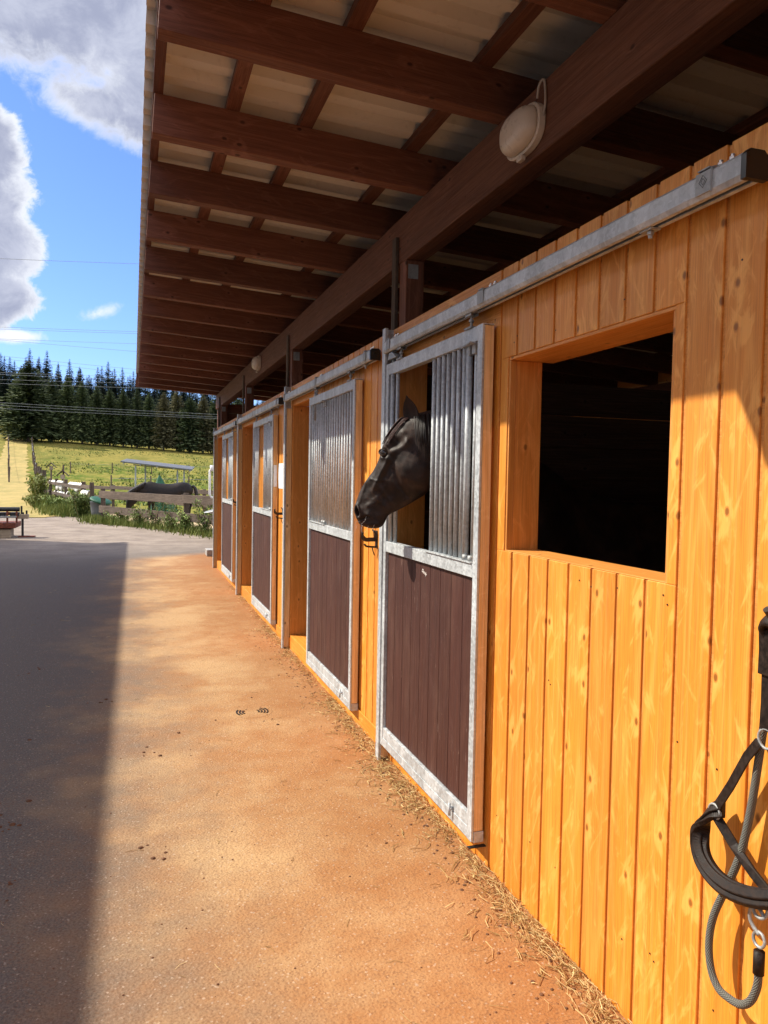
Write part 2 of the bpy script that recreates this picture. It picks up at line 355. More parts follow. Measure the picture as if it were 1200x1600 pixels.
# ------------------------------------------------------------------ mesh builder
class MB:
    def __init__(s): s.v = []; s.f = []; s.p = []; s.g = []
    def add(s, vs, fs, pid=None, gc=None):
        b = len(s.v); pid = random.random() if pid is None else pid
        s.v += [tuple(q) for q in vs]; s.f += [tuple(i+b for i in f) for f in fs]
        s.p += [pid]*len(vs); s.g += [tuple(q) for q in (gc if gc else vs)]
        return s
    def box(s, x0, x1, y0, y1, z0, z1, M=None, pid=None):
        vs = [Vector((x, y, z)) for x in (x0, x1) for y in (y0, y1) for z in (z0, z1)]
        fs = [(0, 1, 3, 2), (4, 6, 7, 5), (0, 4, 5, 1), (2, 3, 7, 6), (0, 2, 6, 4), (1, 5, 7, 3)]
        d = [abs(x1-x0), abs(y1-y0), abs(z1-z0)]; o = sorted(range(3), key=lambda i: d[i])   # thin, mid, long
        gc = [(q[o[1]], q[o[0]], q[o[2]]) for q in vs]
        if M: vs = [M @ q for q in vs]
        return s.add(vs, fs, pid, gc)
    def tube(s, pts, r, n=8, caps=True, pid=None, flat=None, closed=False):
        pts = [Vector(q) for q in pts]; N = len(pts); rs = r if isinstance(r, (list, tuple)) else [r]*N
        vs = []; gc = []; fs = []; L = 0; prev = None; ref = None
        for i, q in enumerate(pts):
            a = pts[(i-1) % N] if (closed or i) else q; b = pts[(i+1) % N] if (closed or i < N-1) else q
            tg = (b-a).normalized() if (b-a).length > 1e-9 else Vector((0, 0, 1))
            if ref is None:
                ref = Vector((1, 0, 0)) if abs(tg.x) < .9 else Vector((0, 1, 0))
                ref = (ref - tg*ref.dot(tg)).normalized()
            else: ref = (ref - tg*ref.dot(tg)).normalized()
            bi = tg.cross(ref)
            if i: L += (q - pts[i-1]).length
            for k in range(n):
                an = 2*math.pi*k/n
                fx, fy = (1, 1) if flat is None else flat
                vs.append(q + ref*math.cos(an)*rs[i]*fx + bi*math.sin(an)*rs[i]*fy); gc.append((k*2*math.pi/n if k <= n/2 else (n-k)*2*math.pi/n, 0, L))
        for i in range(N if closed else N-1):
            j = (i+1) % N
            for k in range(n): fs.append((i*n+k, i*n+(k+1) % n, j*n+(k+1) % n, j*n+k))
        if caps and not closed: fs.append(tuple(range(n))[::-1]); fs.append(tuple((N-1)*n+k for k in range(n)))
        return s.add(vs, fs, pid, gc)
    def strap(s, pts, wv, w, th, pid=None):
        """flat band: follows pts, width along wv, thickness th"""
        pts = [Vector(q) for q in pts]; wv = Vector(wv).normalized(); vs = []; fs = []; N = len(pts)
        for i, q in enumerate(pts):
            tg = (pts[min(i+1, N-1)] - pts[max(i-1, 0)]).normalized()
            nn_ = tg.cross(wv).normalized(); ww = nn_.cross(tg).normalized()
            for a, b in ((-1, -1), (-.85, 1), (.85, 1), (1, -1)): vs.append(q + ww*a*w/2 + nn_*b*th/2)
        for i in range(N-1):
            for k in range(4): fs.append((i*4+k, i*4+(k+1) % 4, (i+1)*4+(k+1) % 4, (i+1)*4+k))
        fs.append((3, 2, 1, 0)); fs.append(tuple((N-1)*4+k for k in range(4)))
        return s.add(vs, fs, pid)
    def prism(s, poly, axis, a, b, pid=None):
        """poly = 2-D outline in the two other axes, extruded a..b on axis"""
        def P(q, t_): return {'x': (t_, q[0], q[1]), 'y': (q[0], t_, q[1]), 'z': (q[0], q[1], t_)}[axis]
        n = len(poly); vs = [P(q, a) for q in poly] + [P(q, b) for q in poly]
        fs = [tuple(range(n))[::-1], tuple(range(n, 2*n))] + [(i, (i+1) % n, n+(i+1) % n, n+i) for i in range(n)]
        gi = {'x': (1, 2, 0), 'y': (0, 2, 1), 'z': (0, 1, 2)}[axis]
        return s.add(vs, fs, pid, [(q[gi[0]], q[gi[1]], q[gi[2]]) for q in vs])
    def grid(s, nx, ny, fn, pid=None):
        vs = [fn(i/(nx-1), j/(ny-1)) for j in range(ny) for i in range(nx)]
        fs = [(j*nx+i, j*nx+i+1, (j+1)*nx+i+1, (j+1)*nx+i) for j in range(ny-1) for i in range(nx-1)]
        return s.add(vs, fs, pid)
    def build(s, name, m, parent=None, bevel=0.0, smooth=False, auto=None, fixn=True):
        me = bpy.data.meshes.new(name); me.from_pydata(s.v, [], s.f); me.update()
        a = me.attributes.new('pid', 'FLOAT', 'POINT'); a.data.foreach_set('value', s.p)
        g = me.attributes.new('gc', 'FLOAT_VECTOR', 'POINT'); g.data.foreach_set('vector', [c for q in s.g for c in q])
        if fixn:
            bm = bmesh.new(); bm.from_mesh(me); bmesh.ops.recalc_face_normals(bm, faces=bm.faces); bm.to_mesh(me); bm.free()
        me.materials.append(MATS[m] if isinstance(m, str) else m)
        o = bpy.data.objects.new(name, me); COL.objects.link(o)
        if smooth or auto:
            me.polygons.foreach_set('use_smooth', [True]*len(me.polygons))
        if auto:
            try: me.set_sharp_from_angle(angle=R(auto))
            except Exception: pass
        if bevel:
            b = o.modifiers.new('bevel', 'BEVEL'); b.width = bevel; b.segments = 2; b.limit_method = 'ANGLE'; b.angle_limit = R(40)
        if parent: setpar(o, parent)
        return o
def setpar(o, parent):
    o.parent = parent
    M = Matrix.Identity(4); q = parent; chain = []
    while q is not None: chain.append(q); q = q.parent
    for q in reversed(chain):
        M = M @ (q.matrix_parent_inverse if q.parent else Matrix.Identity(4)) @ q.matrix_basis
    o.matrix_parent_inverse = M.inverted()
def tag(o, label=None, cat=None, group=None, kind=None):
    if label: o['label'] = label
    if cat: o['category'] = cat
    if group: o['group'] = group
    if kind: o['kind'] = kind
    return o
def thing(name, label, cat, loc=(0, 0, 0), group=None, rotz=0):
    o = bpy.data.objects.new(name, None); COL.objects.link(o); o.location = loc; o.rotation_euler = (0, 0, rotz)
    o.empty_display_size = .2
    return tag(o, label, cat, group)
def copy_tree(o, parent=None):
    c = o.copy(); COL.objects.link(c)
    if parent: c.parent = parent
    for ch in list(KIDS.get(o.name, [])): copy_tree(ch, c)
    return c
KIDS = {}
def kids(o, *l): KIDS[o.name] = list(l)
rnd = random.Random(7); random.seed(11)

# ------------------------------------------------------------------ ground
def gz(x, y):
    r = max(0.0, y - 45.0)
    z = 3.9e-4*r*r if r < 145 else 3.9e-4*145*145 + .10*min(r-145, 50)
    return z*(1 - .0065*max(-150, min(100, x)))
def frange(a, b, n): return [a + (b-a)*i/(n-1) for i in range(n)]
ys = frange(-60, 40, 12) + frange(48, 250, 60) + frange(260, 700, 12) + [1200, 2500]
xs = [-2500, -1200, -600, -300] + frange(-150, 100, 44) + [180, 400, 900, 2500]
b = MB(); b.grid(len(xs), len(ys), lambda i, j: (xs[round(i*(len(xs)-1))], ys[round(j*(len(ys)-1))], gz(xs[round(i*(len(xs)-1))], min(ys[round(j*(len(ys)-1))], 700))-.012))
tag(b.build('field', 'meadow', smooth=True), kind='structure')
b = MB(); poly = [(-40, -40), (40, -40), (40, 3), (14, 11), (6.0, 14.6), (2.05, 20.2), (.9, 23.2), (-.9, 25.9), (-1.1, 27.6), (-1.5, 30.0), (-2.6, 30.6), (-5.4, 31.8), (-16, 36), (-40, 40)]
b.add([(x, y, 0) for x, y in poly], [tuple(range(len(poly)))]); tag(b.build('yard', 'asphalt'), kind='structure')
b = MB()
def pathf(i, j):
    y = 29.6 + (190-29.6)*j**1.6
    xr_ = -2.5 - (y-30)*.132 if y < 50 else -5.9 + (y-50)*(-.1225)
    w = 3.2 + 1.8*max(0, (60-y)/30) - .6*min(1, max(0, (y-60)/60))
    x = xr_ - w*(1-i)*1.6 + .25*math.sin(y*.7+i*3)+.3*math.sin(y*2.9)*(1 if i > .9 else 0); return (x, y, gz(x, y)+.02)
b.grid(9, 70, pathf); tag(b.build('sandy_path', 'sandy_path', smooth=True), kind='structure')
b = MB(); pp = [(-.7, 26.6), (2.3, 20.6), (9, 20), (9, 31), (2.2, 31), (-2.0, 36)]
b.add([(x, y, .004) for x, y in pp], [tuple(range(len(pp)))]); tag(b.build('paddock_sand', 'paddock_sand'), kind='structure')

# ------------------------------------------------------------------ stable building
WX = 1.40; ZT = 2.447
st = thing('stable_building', 'long timber horse stable of orange boards with sliding doors under a deep brown rafter roof', 'stable', (WX, 5.5, 0))
doors = [(2.794, 4.015), (4.647, 5.95), (7.62, 8.94), (10.82, 12.17)]                 # the leaves
opens = [(2.88, 3.99), (5.77, 6.93), (8.98, 10.27), (12.22, 13.42)]                 # the openings behind them
OT, OB = 2.26, .13; WY0, WY1, WZ0, WZ1 = 1.725, 2.69, 1.325, 2.088
segs = [(-3.2, 2.88), (3.99, 5.77), (6.93, 8.98), (10.27, 12.22), (13.42, 13.66)]
PW = .1345
for a, c in segs:
    clad = MB()
    # start the boards so that their joints fall where the photo has them
    y = 2.622 - PW*40
    while y < c:
        y0, y1 = max(a, y+.0073), min(c, y+PW-.0073)
        y += PW
        if y1 - y0 < .012: continue
        pid = rnd.random(); jx = rnd.uniform(-.0006, .0006)
        if a < 0 and y0 < WY1 and y1 > WY0:
            ov0, ov1 = max(y0, WY0), min(y1, WY1)
            clad.box(WX+jx, WX+.019, y0, y1, .0, WZ0, pid=pid); clad.box(WX+jx, WX+.019, y0, y1, WZ1, ZT, pid=pid)
            if y0 < WY0-.004: clad.box(WX+jx, WX+.019, y0, WY0, WZ0, WZ1, pid=pid)
            if y1 > WY1+.004: clad.box(WX+jx, WX+.019, WY1, y1, WZ0, WZ1, pid=pid)
        else: clad.box(WX+jx, WX+.019, y0, y1, .0, ZT, pid=pid)
    clad.build('wall_boards', 'orange_pine', st, bevel=.0025)
# the tongues that show between the boards
for a, c in segs:
    if a < 0:
        for y0, y1, z0, z1 in ((a, WY0, 0, ZT-.004), (WY1, c, 0, ZT-.004), (WY0, WY1, 0, WZ0), (WY0, WY1, WZ1, ZT-.004)):
            MB().box(WX+.0062, WX+.034, y0, y1, z0, z1).build('board_tongue', 'orange_reveal', st)
    else: MB().box(WX+.0062, WX+.034, a, c, 0, ZT-.004).build('board_tongue', 'orange_reveal', st)
for i, (a, c) in enumerate(opens):
    MB().box(WX-.002, WX+.03, a-.0 if i else a-.115, c, OT, ZT-.001).build('door_header', 'orange_pine', st, bevel=.002)
    MB().box(WX-.004, WX+.16, a-.002, c+.002, -.02, OB).build('door_threshold', 'orange_pine', st, bevel=.004)
    MB().box(WX+.003, WX+.165, c-.0145, c-.0005, OB+.001, OT-.001).build('door_jamb', 'orange_reveal', st, bevel=.002)
    MB().box(WX+.003, WX+.165, a+.0005, a+.0145, OB+.001, OT-.001).build('door_jamb', 'orange_reveal', st, bevel=.002)
    MB().box(WX+.031, WX+.165, a, c, OT+.0005, OT+.1).build('door_lintel', 'orange_reveal', st, bevel=.002)
# yellow board foot all along
for a, c in segs[1:4]: MB().box(WX-.012, WX-.001, a-.02, c+.02, .0, .105).build('base_board', 'orange_pine', st, bevel=.003)
# window opening lined with boards
b = MB(); D = .146
b.box(WX+.004, WX+.030, WY1-.012, WY1-.0005, WZ0+.001, WZ1-.013); b.box(WX+.031, WX+D, WY1-.010, WY1+.03, WZ0+.001, WZ1-.013)
b.box(WX+.004, WX+D, WY0+.0005, WY0+.012, WZ0+.001, WZ1-.013); b.box(WX+.004, WX+.20, WY0+.0005, WY1-.0005, WZ1-.012, WZ1-.0005)
b.build('window_reveal', 'orange_reveal', st, bevel=.002)
MB().box(WX+.003, WX+D, WY0+.0005, WY1-.0005, WZ0+.0, WZ0+.004).build('window_sill', 'orange_reveal', st, bevel=.003)
# nail heads
for _ in range(34):
    y = rnd.uniform(.8, 2.75); z = rnd.choice([.25, .9, 1.28, 2.14, 2.38])+rnd.uniform(-.02, .02)
    MB().tube([(WX-.0005, y, z), (WX-.0015, y, z)], .0028, 6).build('nail', 'dark_metal', st)

# structure inside
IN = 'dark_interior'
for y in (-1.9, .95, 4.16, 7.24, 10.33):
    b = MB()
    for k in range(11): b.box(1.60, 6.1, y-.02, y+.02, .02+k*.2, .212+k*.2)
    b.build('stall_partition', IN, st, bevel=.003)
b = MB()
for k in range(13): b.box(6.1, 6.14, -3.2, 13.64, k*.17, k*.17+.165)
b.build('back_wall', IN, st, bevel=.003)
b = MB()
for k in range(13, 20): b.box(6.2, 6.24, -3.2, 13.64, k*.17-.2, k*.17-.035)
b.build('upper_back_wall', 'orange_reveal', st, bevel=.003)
b = MB()
for k in range(17): b.box(1.45, 6.1, 13.66, 13.70, k*.17, k*.17+.165)
b.build('end_wall', 'brown_stain', st, bevel=.003)
MB().box(1.45, 6.1, -3.26, -3.22, 0, 2.9).build('end_wall', 'brown_stain', st)
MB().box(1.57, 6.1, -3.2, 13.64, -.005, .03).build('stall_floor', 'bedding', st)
# beam and posts
XB = 1.46
def beam(y0, y1, x0, x1, z0, z1, name='beam', m='beam_stain'): return MB().box(x0, x1, y0, y1, z0, z1).build(name, m, st, bevel=.006)
beam(-3.3, 14.42, XB, XB+.115, 2.845, 3.108)
beam(-3.3, 14.42, 6.08, 6.19, 2.58, 2.82)
PY = [1.05, 4.13, 7.36, 10.52, 13.58]
for y in PY:
    p_ = MB().box(XB+.002, XB+.112, y-.055, y+.055, 0, 2.845).build('post', 'brown_stain', st, bevel=.004)
    if y > 2:
        MB().box(XB-.022, XB-.002, y+.06, y+.125, 2.3, 3.0).build('post_batten', 'weathered_rail', st, bevel=.003)
        MB().box(XB+.015, XB+.075, y-.0575, y-.0555, 2.74, 2.82).build('bracket_plate', 'galvanised_dull', st)
# short horizontal rail and brace by the last posts
MB().box(1.50, 1.60, 13.71, 14.24, 2.30, 2.40).build('end_rail', 'brown_stain', st, bevel=.004)
MB().box(1.48, 1.56, 14.25, 14.36, 0, 2.845).build('post', 'brown_stain', st, bevel=.004)
# rafters
SL = .0605; XE = .078
RY = [-2.5, -1.72, -.94, -.18, .60, 1.37, 2.13, 2.885, 3.75, 4.54, 5.38, 6.22, 7.09, 7.92, 8.75, 9.60, 10.45, 11.28, 12.10, 12.92, 13.72, 14.36]
def zr(x): return 3.192 - SL*(x-XE)
rang = math.atan(SL)
for y in RY:
    M = Matrix.Translation((XE, y, 3.192)) @ Matrix.Rotation(rang, 4, 'Y')
    MB().box(0, 6.15, 0, .078, 0, .186, M=M).build('rafter', 'brown_stain', st, bevel=.004)
ZR = .1865
M0 = Matrix.Translation((XE, 0, 3.192+ZR)) @ Matrix.Rotation(rang, 4, 'Y')
for x in (.372, .73, 1.29, 1.9, 2.6, 3.3, 4.0, 4.8, 5.6):
    MB().box(x-.033, x+.033, -3.3, 14.42, .0, .046, M=M0).build('roof_batten', 'brown_stain', st, bevel=.003)
MB().box(.004, .05, -3.3, 14.42, .0, .046, M=M0).build('roof_batten', 'brown_stain', st, bevel=.003)
# corrugated sheets
b = MB(); prof = []; y = -3.4; P_ = .186; hgt = .042
while y < 14.5:
    prof += [(y, 0), (y+.062, 0), (y+.088, hgt), (y+.16, hgt)]; y += P_
zo = ZR+.0475
M1 = Matrix.Translation((XE, 0, 3.192+zo)) @ Matrix.Rotation(rang, 4, 'Y')
vs = []; n = len(prof)
xr = [-.035, 1.9, 3.9, 6.35]
for x in xr:
    for (yy, z) in prof: vs.append(M1 @ Vector((x, yy, z)))
for x in xr:
    for (yy, z) in prof: vs.append(M1 @ Vector((x, yy, z+.0075)))
fs = []; K = n*len(xr)
for i in range(len(xr)-1):
    for k in range(n-1):
        fs.append((i*n+k, i*n+k+1, (i+1)*n+k+1, (i+1)*n+k)); fs.append((K+i*n+k, K+(i+1)*n+k, K+(i+1)*n+k+1, K+i*n+k+1))
for k in range(n-1):
    fs.append((k, K+k, K+k+1, k+1)); e = (len(xr)-1)*n; fs.append((e+k, e+k+1, K+e+k+1, K+e+k))
b.add(vs, fs); b.build('roof_sheet', 'fibre_cement', st)
# gable trim at the far end of the roof
MB().box(-.03, 6.2, 14.44, 14.47, -.19, .06, M=M0).build('verge_board', 'brown_stain', st, bevel=.003)

# ---- sliding doors
XF = 1.335
def cpath(y, w, zt): pass
def sliding_door(y0, y1, bars, hatch=None, zt=2.236, zb=.100, dots=True):
    zm0, zm1 = 1.198, 1.256
    f = MB(); x1 = XF+.042
    f.box(XF, XF+.040, y1-.040, y1, zb, zt)                                        # far stile
    f.box(XF, XF+.0105, y0, y0+.046, zb, zt)                                       # near stile: thin flange over the wood edge
    f.box(XF+.001, XF+.040, y0+.047, y1-.041, zt-.062, zt-.001)                    # top rail
    f.box(XF+.001, XF+.040, y0+.047, y1-.041, zm0, zm1)                            # middle rail
    f.box(XF+.001, XF+.040, y0+.047, y1-.041, zb+.001, zb+.048)                    # bottom rail, two courses
    f.box(XF+.003, XF+.038, y0+.047, y1-.041, zb+.050, zb+.105)
    f.box(XF+.011, XF+.053, y0-.001, y0+.045, zt-.004, zt+.001)                    # top cap
    f.box(XF+.011, XF+.056, y0-.002, y0+.044, zb-.004, zb+.042)                    # steel shoe
    d = f.build('sliding_door', 'galvanised', st, bevel=.002)
    MB().box(XF+.0115, XF+.052, y0, y0+.044, zb+.044, zt-.006).build('wooden_edge', 'rough_edge', d, bevel=.0015)
    pb = MB(); y = y0+.048; n = 9; w = (y1-.042-y)/n
    for k in range(n): pb.box(XF+.017, XF+.032, y+k*w+.0012, y+(k+1)*w-.0012, zb+.107, zm0-.001)
    pb.build('door_panel', 'panel_board', d, bevel=.0022)
    for (yy, r, xx) in bars:
        MB().tube([(xx, yy, zm1-.004), (xx, yy, zt-.058)], r, 12).build('bar', 'galvanised', d, smooth=True)
    if hatch:
        h0, h1 = hatch
        MB().box(XF-.006, XF+.034, h0, h1, zm1+.001, zm1+.006).build('hatch_sill', 'galvanised', d)
        hp = MB().prism([(XF-.030, h0), (XF-.002, h0), (XF-.002, h0+.16), (XF-.012, h0+.10)], 'z', zt-.072, zt-.066)
        hp.build('hatch_plate', 'galvanised_dull', d)
        for yy in (h0+.03, h0+.085):
            MB().tube([(XF+.012, yy, zm1+.004), (XF+.012, yy, zm1+.030)], .0155, 10).build('bar_socket', 'galvanised_dull', d, smooth=True)
            MB().box(XF+.001, XF+.024, yy-.016, yy+.016, zt-.110, zt-.064).build('bar_socket', 'galvanised_dull', d, bevel=.003)
    # drop bolt low on the bottom rail
    MB().tube([(XF-.012, y0+.20, zb+.03), (XF-.012, y0+.20, zb+.085)], .006, 8).tube([(XF-.012, y0+.20, zb+.06), (XF+.004, y0+.20, zb+.06)], .009, 8).build('bolt', 'galvanised', d, smooth=True)
    # hangers
    for yy in (y0+.13, y1-.22):
        h = MB(); xc = 1.345
        h.tube([(xc, yy, zt), (xc, yy, zt+.075)], .006, 8)
        h.tube([(xc, yy, zt+.028), (xc, yy, zt+.038)], .0125, 6); h.tube([(xc, yy, zt+.050), (xc, yy, zt+.056)], .011, 6)
        h.box(xc-.018, xc+.018, yy-.035, yy+.035, zt-.002, zt+.006)
        h.box(xc-.014, xc+.014, yy-.040, yy+.040, zt+.062, zt+.070)
        h.box(xc-.018, xc-.014, yy-.030, yy+.030, zt+.050, zt+.085); h.box(xc+.014, xc+.018, yy-.030, yy+.030, zt+.050, zt+.085)
        h.tube([(xc-.024, yy, zt+.066), (xc-.013, yy, zt+.066)], .007, 6)
        h.build('hanger', 'galvanised_dull', d, bevel=.0008)
    return d
def barset(a, c, n, r=.0105, xx=XF+.021): return [(a+(c-a)*i/(n-1), r, xx) for i in range(n)]
dA = sliding_door(2.794, 4.015, [(3.935, .0125, XF+.014), (3.875, .0105, XF+.021)] + barset(3.005, 3.350, 7, .0115) + [(2.885, .011, XF+.022), (2.940, .014, XF+.012)] + barset(2.90, 2.98, 2, .010, XF+.034), hatch=(2.85, 3.365))
tag(dA, 'closed sliding door with the horse looking out of its open grille')
dB = sliding_door(4.647, 5.95, barset(4.72, 5.88, 18, .0105), hatch=(5.40, 5.90))
tag(dB, 'second sliding door, pushed open, with a full grille of close bars')
dC = sliding_door(7.62, 8.94, barset(8.63, 8.88, 4) + barset(7.69, 8.22, 9, .0125), hatch=(7.71, 8.33)); tag(dC, 'third sliding door, pushed open, its grille hatch open')
dD = sliding_door(10.82, 12.17, barset(11.82, 12.10, 4) + barset(10.89, 11.43, 9, .0125), hatch=(10.91, 11.53)); tag(dD, 'farthest sliding door, pushed open beside the end of the wall')
# a little white chalk writing on the horse's door
tc = bpy.data.curves.new('chalk', 'FONT'); tc.body = 'Dandy'; tc.size = .024; tc.shear = .35; tc.extrude = .0003; tc.offset = .0003
to = bpy.data.objects.new('tmp_text', tc); COL.objects.link(to)
dg = bpy.context.evaluated_depsgraph_get(); me = bpy.data.meshes.new_from_object(to.evaluated_get(dg)); bpy.data.objects.remove(to)
me.materials.clear(); me.materials.append(MATS['chalk'])
o = bpy.data.objects.new('chalk_writing', me); COL.objects.link(o)
MT = Matrix(((0, 0, -1, XF+.0160), (-1, 0, 0, 3.455), (0, 1, 0, 1.150), (0, 0, 0, 1))) @ Matrix.Rotation(R(-14), 4, 'Z')
me.transform(MT); setpar(o, dA); tag(o, 'white chalk scribble')

# closing posts: galvanised U channels with a wood core
for y in (4.022, 6.94, 10.28, 13.43):
    b = MB(); b.box(1.328, 1.333, y, y+.050, .0, 2.44); b.box(1.334, 1.394, y+.044, y+.049, .0, 2.44)
    b.box(1.3285, 1.345, y-.001, y+.003, .0005, 2.4395)
    o = b.build('door_post', 'galvanised', st, bevel=.001)
    MB().box(1.345, 1.396, y+.004, y+.042, .01, 2.24).build('post_core', 'rough_edge', o, bevel=.002)
# rails
def rail(y0, y1, clamps):
    zc0, zc1, xa, xb = 2.298, 2.362, 1.314, 1.374
    pr = [(xa+.010, zc1), (xa, zc1-.010), (xa, zc0+.012), (xa+.008, zc0), (xa+.022, zc0), (xa+.022, zc0+.004), (xa+.011, zc0+.005), (xa+.004, zc0+.015), (xa+.004, zc1-.012), (xa+.012, zc1-.004),
          (xb-.012, zc1-.004), (xb-.004, zc1-.012), (xb-.004, zc0+.015), (xb-.011, zc0+.005), (xb-.022, zc0+.004), (xb-.022, zc0), (xb-.008, zc0), (xb, zc0+.012), (xb, zc1-.010), (xb-.010, zc1)]
    o = MB().prism(pr, 'y', y0, y1).build('door_rail', 'galvanised', st)
    e = MB().prism([(xa-.002, zc0-.001), (xb+.002, zc0-.001), (xb+.002, zc1-.010), (xb-.010, zc1+.002), (xa+.010, zc1+.002), (xa-.002, zc1-.010)], 'y', y0-.012, y0+.004)
    e.build('rail_end_cap', 'black_plastic', o)
    for y in clamps:
        c = MB(); c.box(xa-.004, xa-.0005, y, y+.052, zc0+.008, zc1-.004); c.box(xa-.0035, xb+.004, y+.006, y+.046, zc1+.0005, zc1+.004)
        c.box(xb+.001, xb+.004, y, y+.052, zc0+.005, zc1+.003); c.box(xb+.004, WX-.001, y+.012, y+.040, zc0+.018, zc1-.01)
        c.tube([(xa-.0045, y-.004, zc0+.004), (xa-.0045, y-.004, zc1-.002), (xa+.02, y-.004, zc1+.0045)], .0018, 6)
        c.build('rail_clamp', 'galvanised_dull', o, bevel=.0012)
        bl = MB(); bl.box(xa+.03, xa+.050, y-.03, y+.025, zc1+.004, zc1+.010)
        for q in (-.022, .016): bl.tube([(xa+.04, y+q, zc1+.008), (xa+.04, y+q, zc1+.026)], .006, 8); bl.tube([(xa+.04, y+q, zc1+.012), (xa+.04, y+q, zc1+.019)], .010, 6)
        bl.build('clamp_bolt', 'steel_bright', o)
    # door stop under the slot
    ys_ = y0+.34 if y0 < 2 else y0+.16
    sb = MB(); sb.box(xa+.016, xb-.012, ys_, ys_+.05, zc0-.006, zc0-.001); sb.tube([(xa+.03, ys_+.02, zc0-.026), (xa+.03, ys_+.02, zc0-.004)], .006, 8); sb.tube([(xa+.03, ys_+.02, zc0-.016), (xa+.03, ys_+.02, zc0-.008)], .010, 6)
    sb.build('rail_stop', 'galvanised_dull', o)
    # outstanding lip at the back of the slot
    return o
r1 = rail(1.408, 4.03, [1.505, 2.75, 3.90])
# embossed diamond on the nearest clamp plate
b = MB(); cy0, cz0 = 1.531, 2.335
for s_ in (.013, .0065):
    pts = [(1.3097, cy0+s_, cz0), (1.3097, cy0, cz0+s_*1.15), (1.3097, cy0-s_, cz0), (1.3097, cy0, cz0-s_*1.15)]
    b.tube(pts, .0007, 4, closed=True)
b.build('maker_mark', 'dark_metal', r1)
rail(4.26, 6.95, [4.34, 5.63, 6.88]); rail(7.19, 10.29, [7.28, 8.8, 10.2]); rail(10.42, 13.44, [10.55, 12.0, 13.35])
# short vertical pull rods behind the rails
for y in (3.935, 5.80):
    MB().tube([(1.352, y, 2.05), (1.352, y, 2.285)], .011, 10).build('guide_rod', 'galvanised_dull', st, smooth=True)
MB().prism([(3.84, 2.255), (3.98, 2.255), (3.96, 2.290), (3.91, 2.290)], 'x', 1.33, 1.372).build('weather_hood', 'galvanised_dull', st)
# floor guide at the foot of the nearest door
b = MB(); b.box(1.32, 1.398, 2.78, 2.80, .080, .085)
b.build('floor_guide', 'dark_metal', st, bevel=.001)

# ------------------------------------------------------------------ lamps on the beam
def bulkhead(y, zc, label):
    L = thing('wall_lamp', label, 'lamp', (XB, y, zc), 'oval lamps on the beam')
    def shell(rx, a, c, x_off, n=40, rings=9, full=1.0):
        vs = []; fs = []
        for i in range(rings):
            tt = i/(rings-1)*math.pi/2; rr = math.cos(tt)**.55 if i < rings-1 else 0; h = math.sin(tt)*rx
            for k in range(n):
                an = 2*math.pi*k/n; ex = .8
                cx_ = math.copysign(abs(math.cos(an))**ex, math.cos(an)); sz = math.copysign(abs(math.sin(an))**ex, math.sin(an))
                vs.append((XB - x_off - h, y + a*rr*cx_, zc + c*rr*sz))
        for i in range(rings-1):
            for k in range(n): fs.append((i*n+k, i*n+(k+1) % n, (i+1)*n+(k+1) % n, (i+1)*n+k))
        fs.append(tuple(range(n)))
        return MB().add(vs, fs)
    pts = []; 
    for k in range(40):
        an = 2*math.pi*k/40; pts.append((y + .134*math.copysign(abs(math.cos(an))**.75, math.cos(an)), zc + .088*math.copysign(abs(math.sin(an))**.75, math.sin(an))))
    MB().prism(pts, 'x', XB-.030, XB-.001).build('lamp_base', 'cream_plastic', L, bevel=.004, auto=40)
    shell(.060, .123, .079, .0305).build('lamp_cover', 'cream_plastic', L, smooth=True)
    MB().box(XB-.040, XB-.020, y-.02, y+.02, zc-.112, zc-.094).build('lamp_clip', 'cream_plastic', L, bevel=.003)
    return L
bulkhead(2.685, 2.958, 'nearest oval cream lamp on the long brown beam, with a cable rising from it')
bulkhead(9.30, 2.985, 'small oval cream lamp far along the brown beam, near its far end')
def catmull(P, n=8, closed=False):
    P = [Vector(q) for q in P]; out = []
    N = len(P)
    for i in range(N-1):
        p0 = P[max(i-1, 0)]; p1 = P[i]; p2 = P[i+1]; p3 = P[min(i+2, N-1)]
        for k in range(n):
            t_ = k/n; t2 = t_*t_; t3 = t2*t_
            out.append(.5*((2*p1) + (p2-p0)*t_ + (2*p0-5*p1+4*p2-p3)*t2 + (3*p1-p0-3*p2+p3)*t3))
    out.append(P[-1]); return out
tag(MB().tube(catmull([(1.448, 2.60, 3.05), (1.44, 2.575, 3.085), (1.452, 2.56, 3.10), (1.453, 2.548, 3.02), (1.448, 2.555, 2.965), (1.44, 2.575, 2.945)][::-1]+[]), .0045, 8).build('lamp_cable', 'cable_grey', smooth=True), 'thin pale cable curling up the beam from the nearest lamp', 'cable')

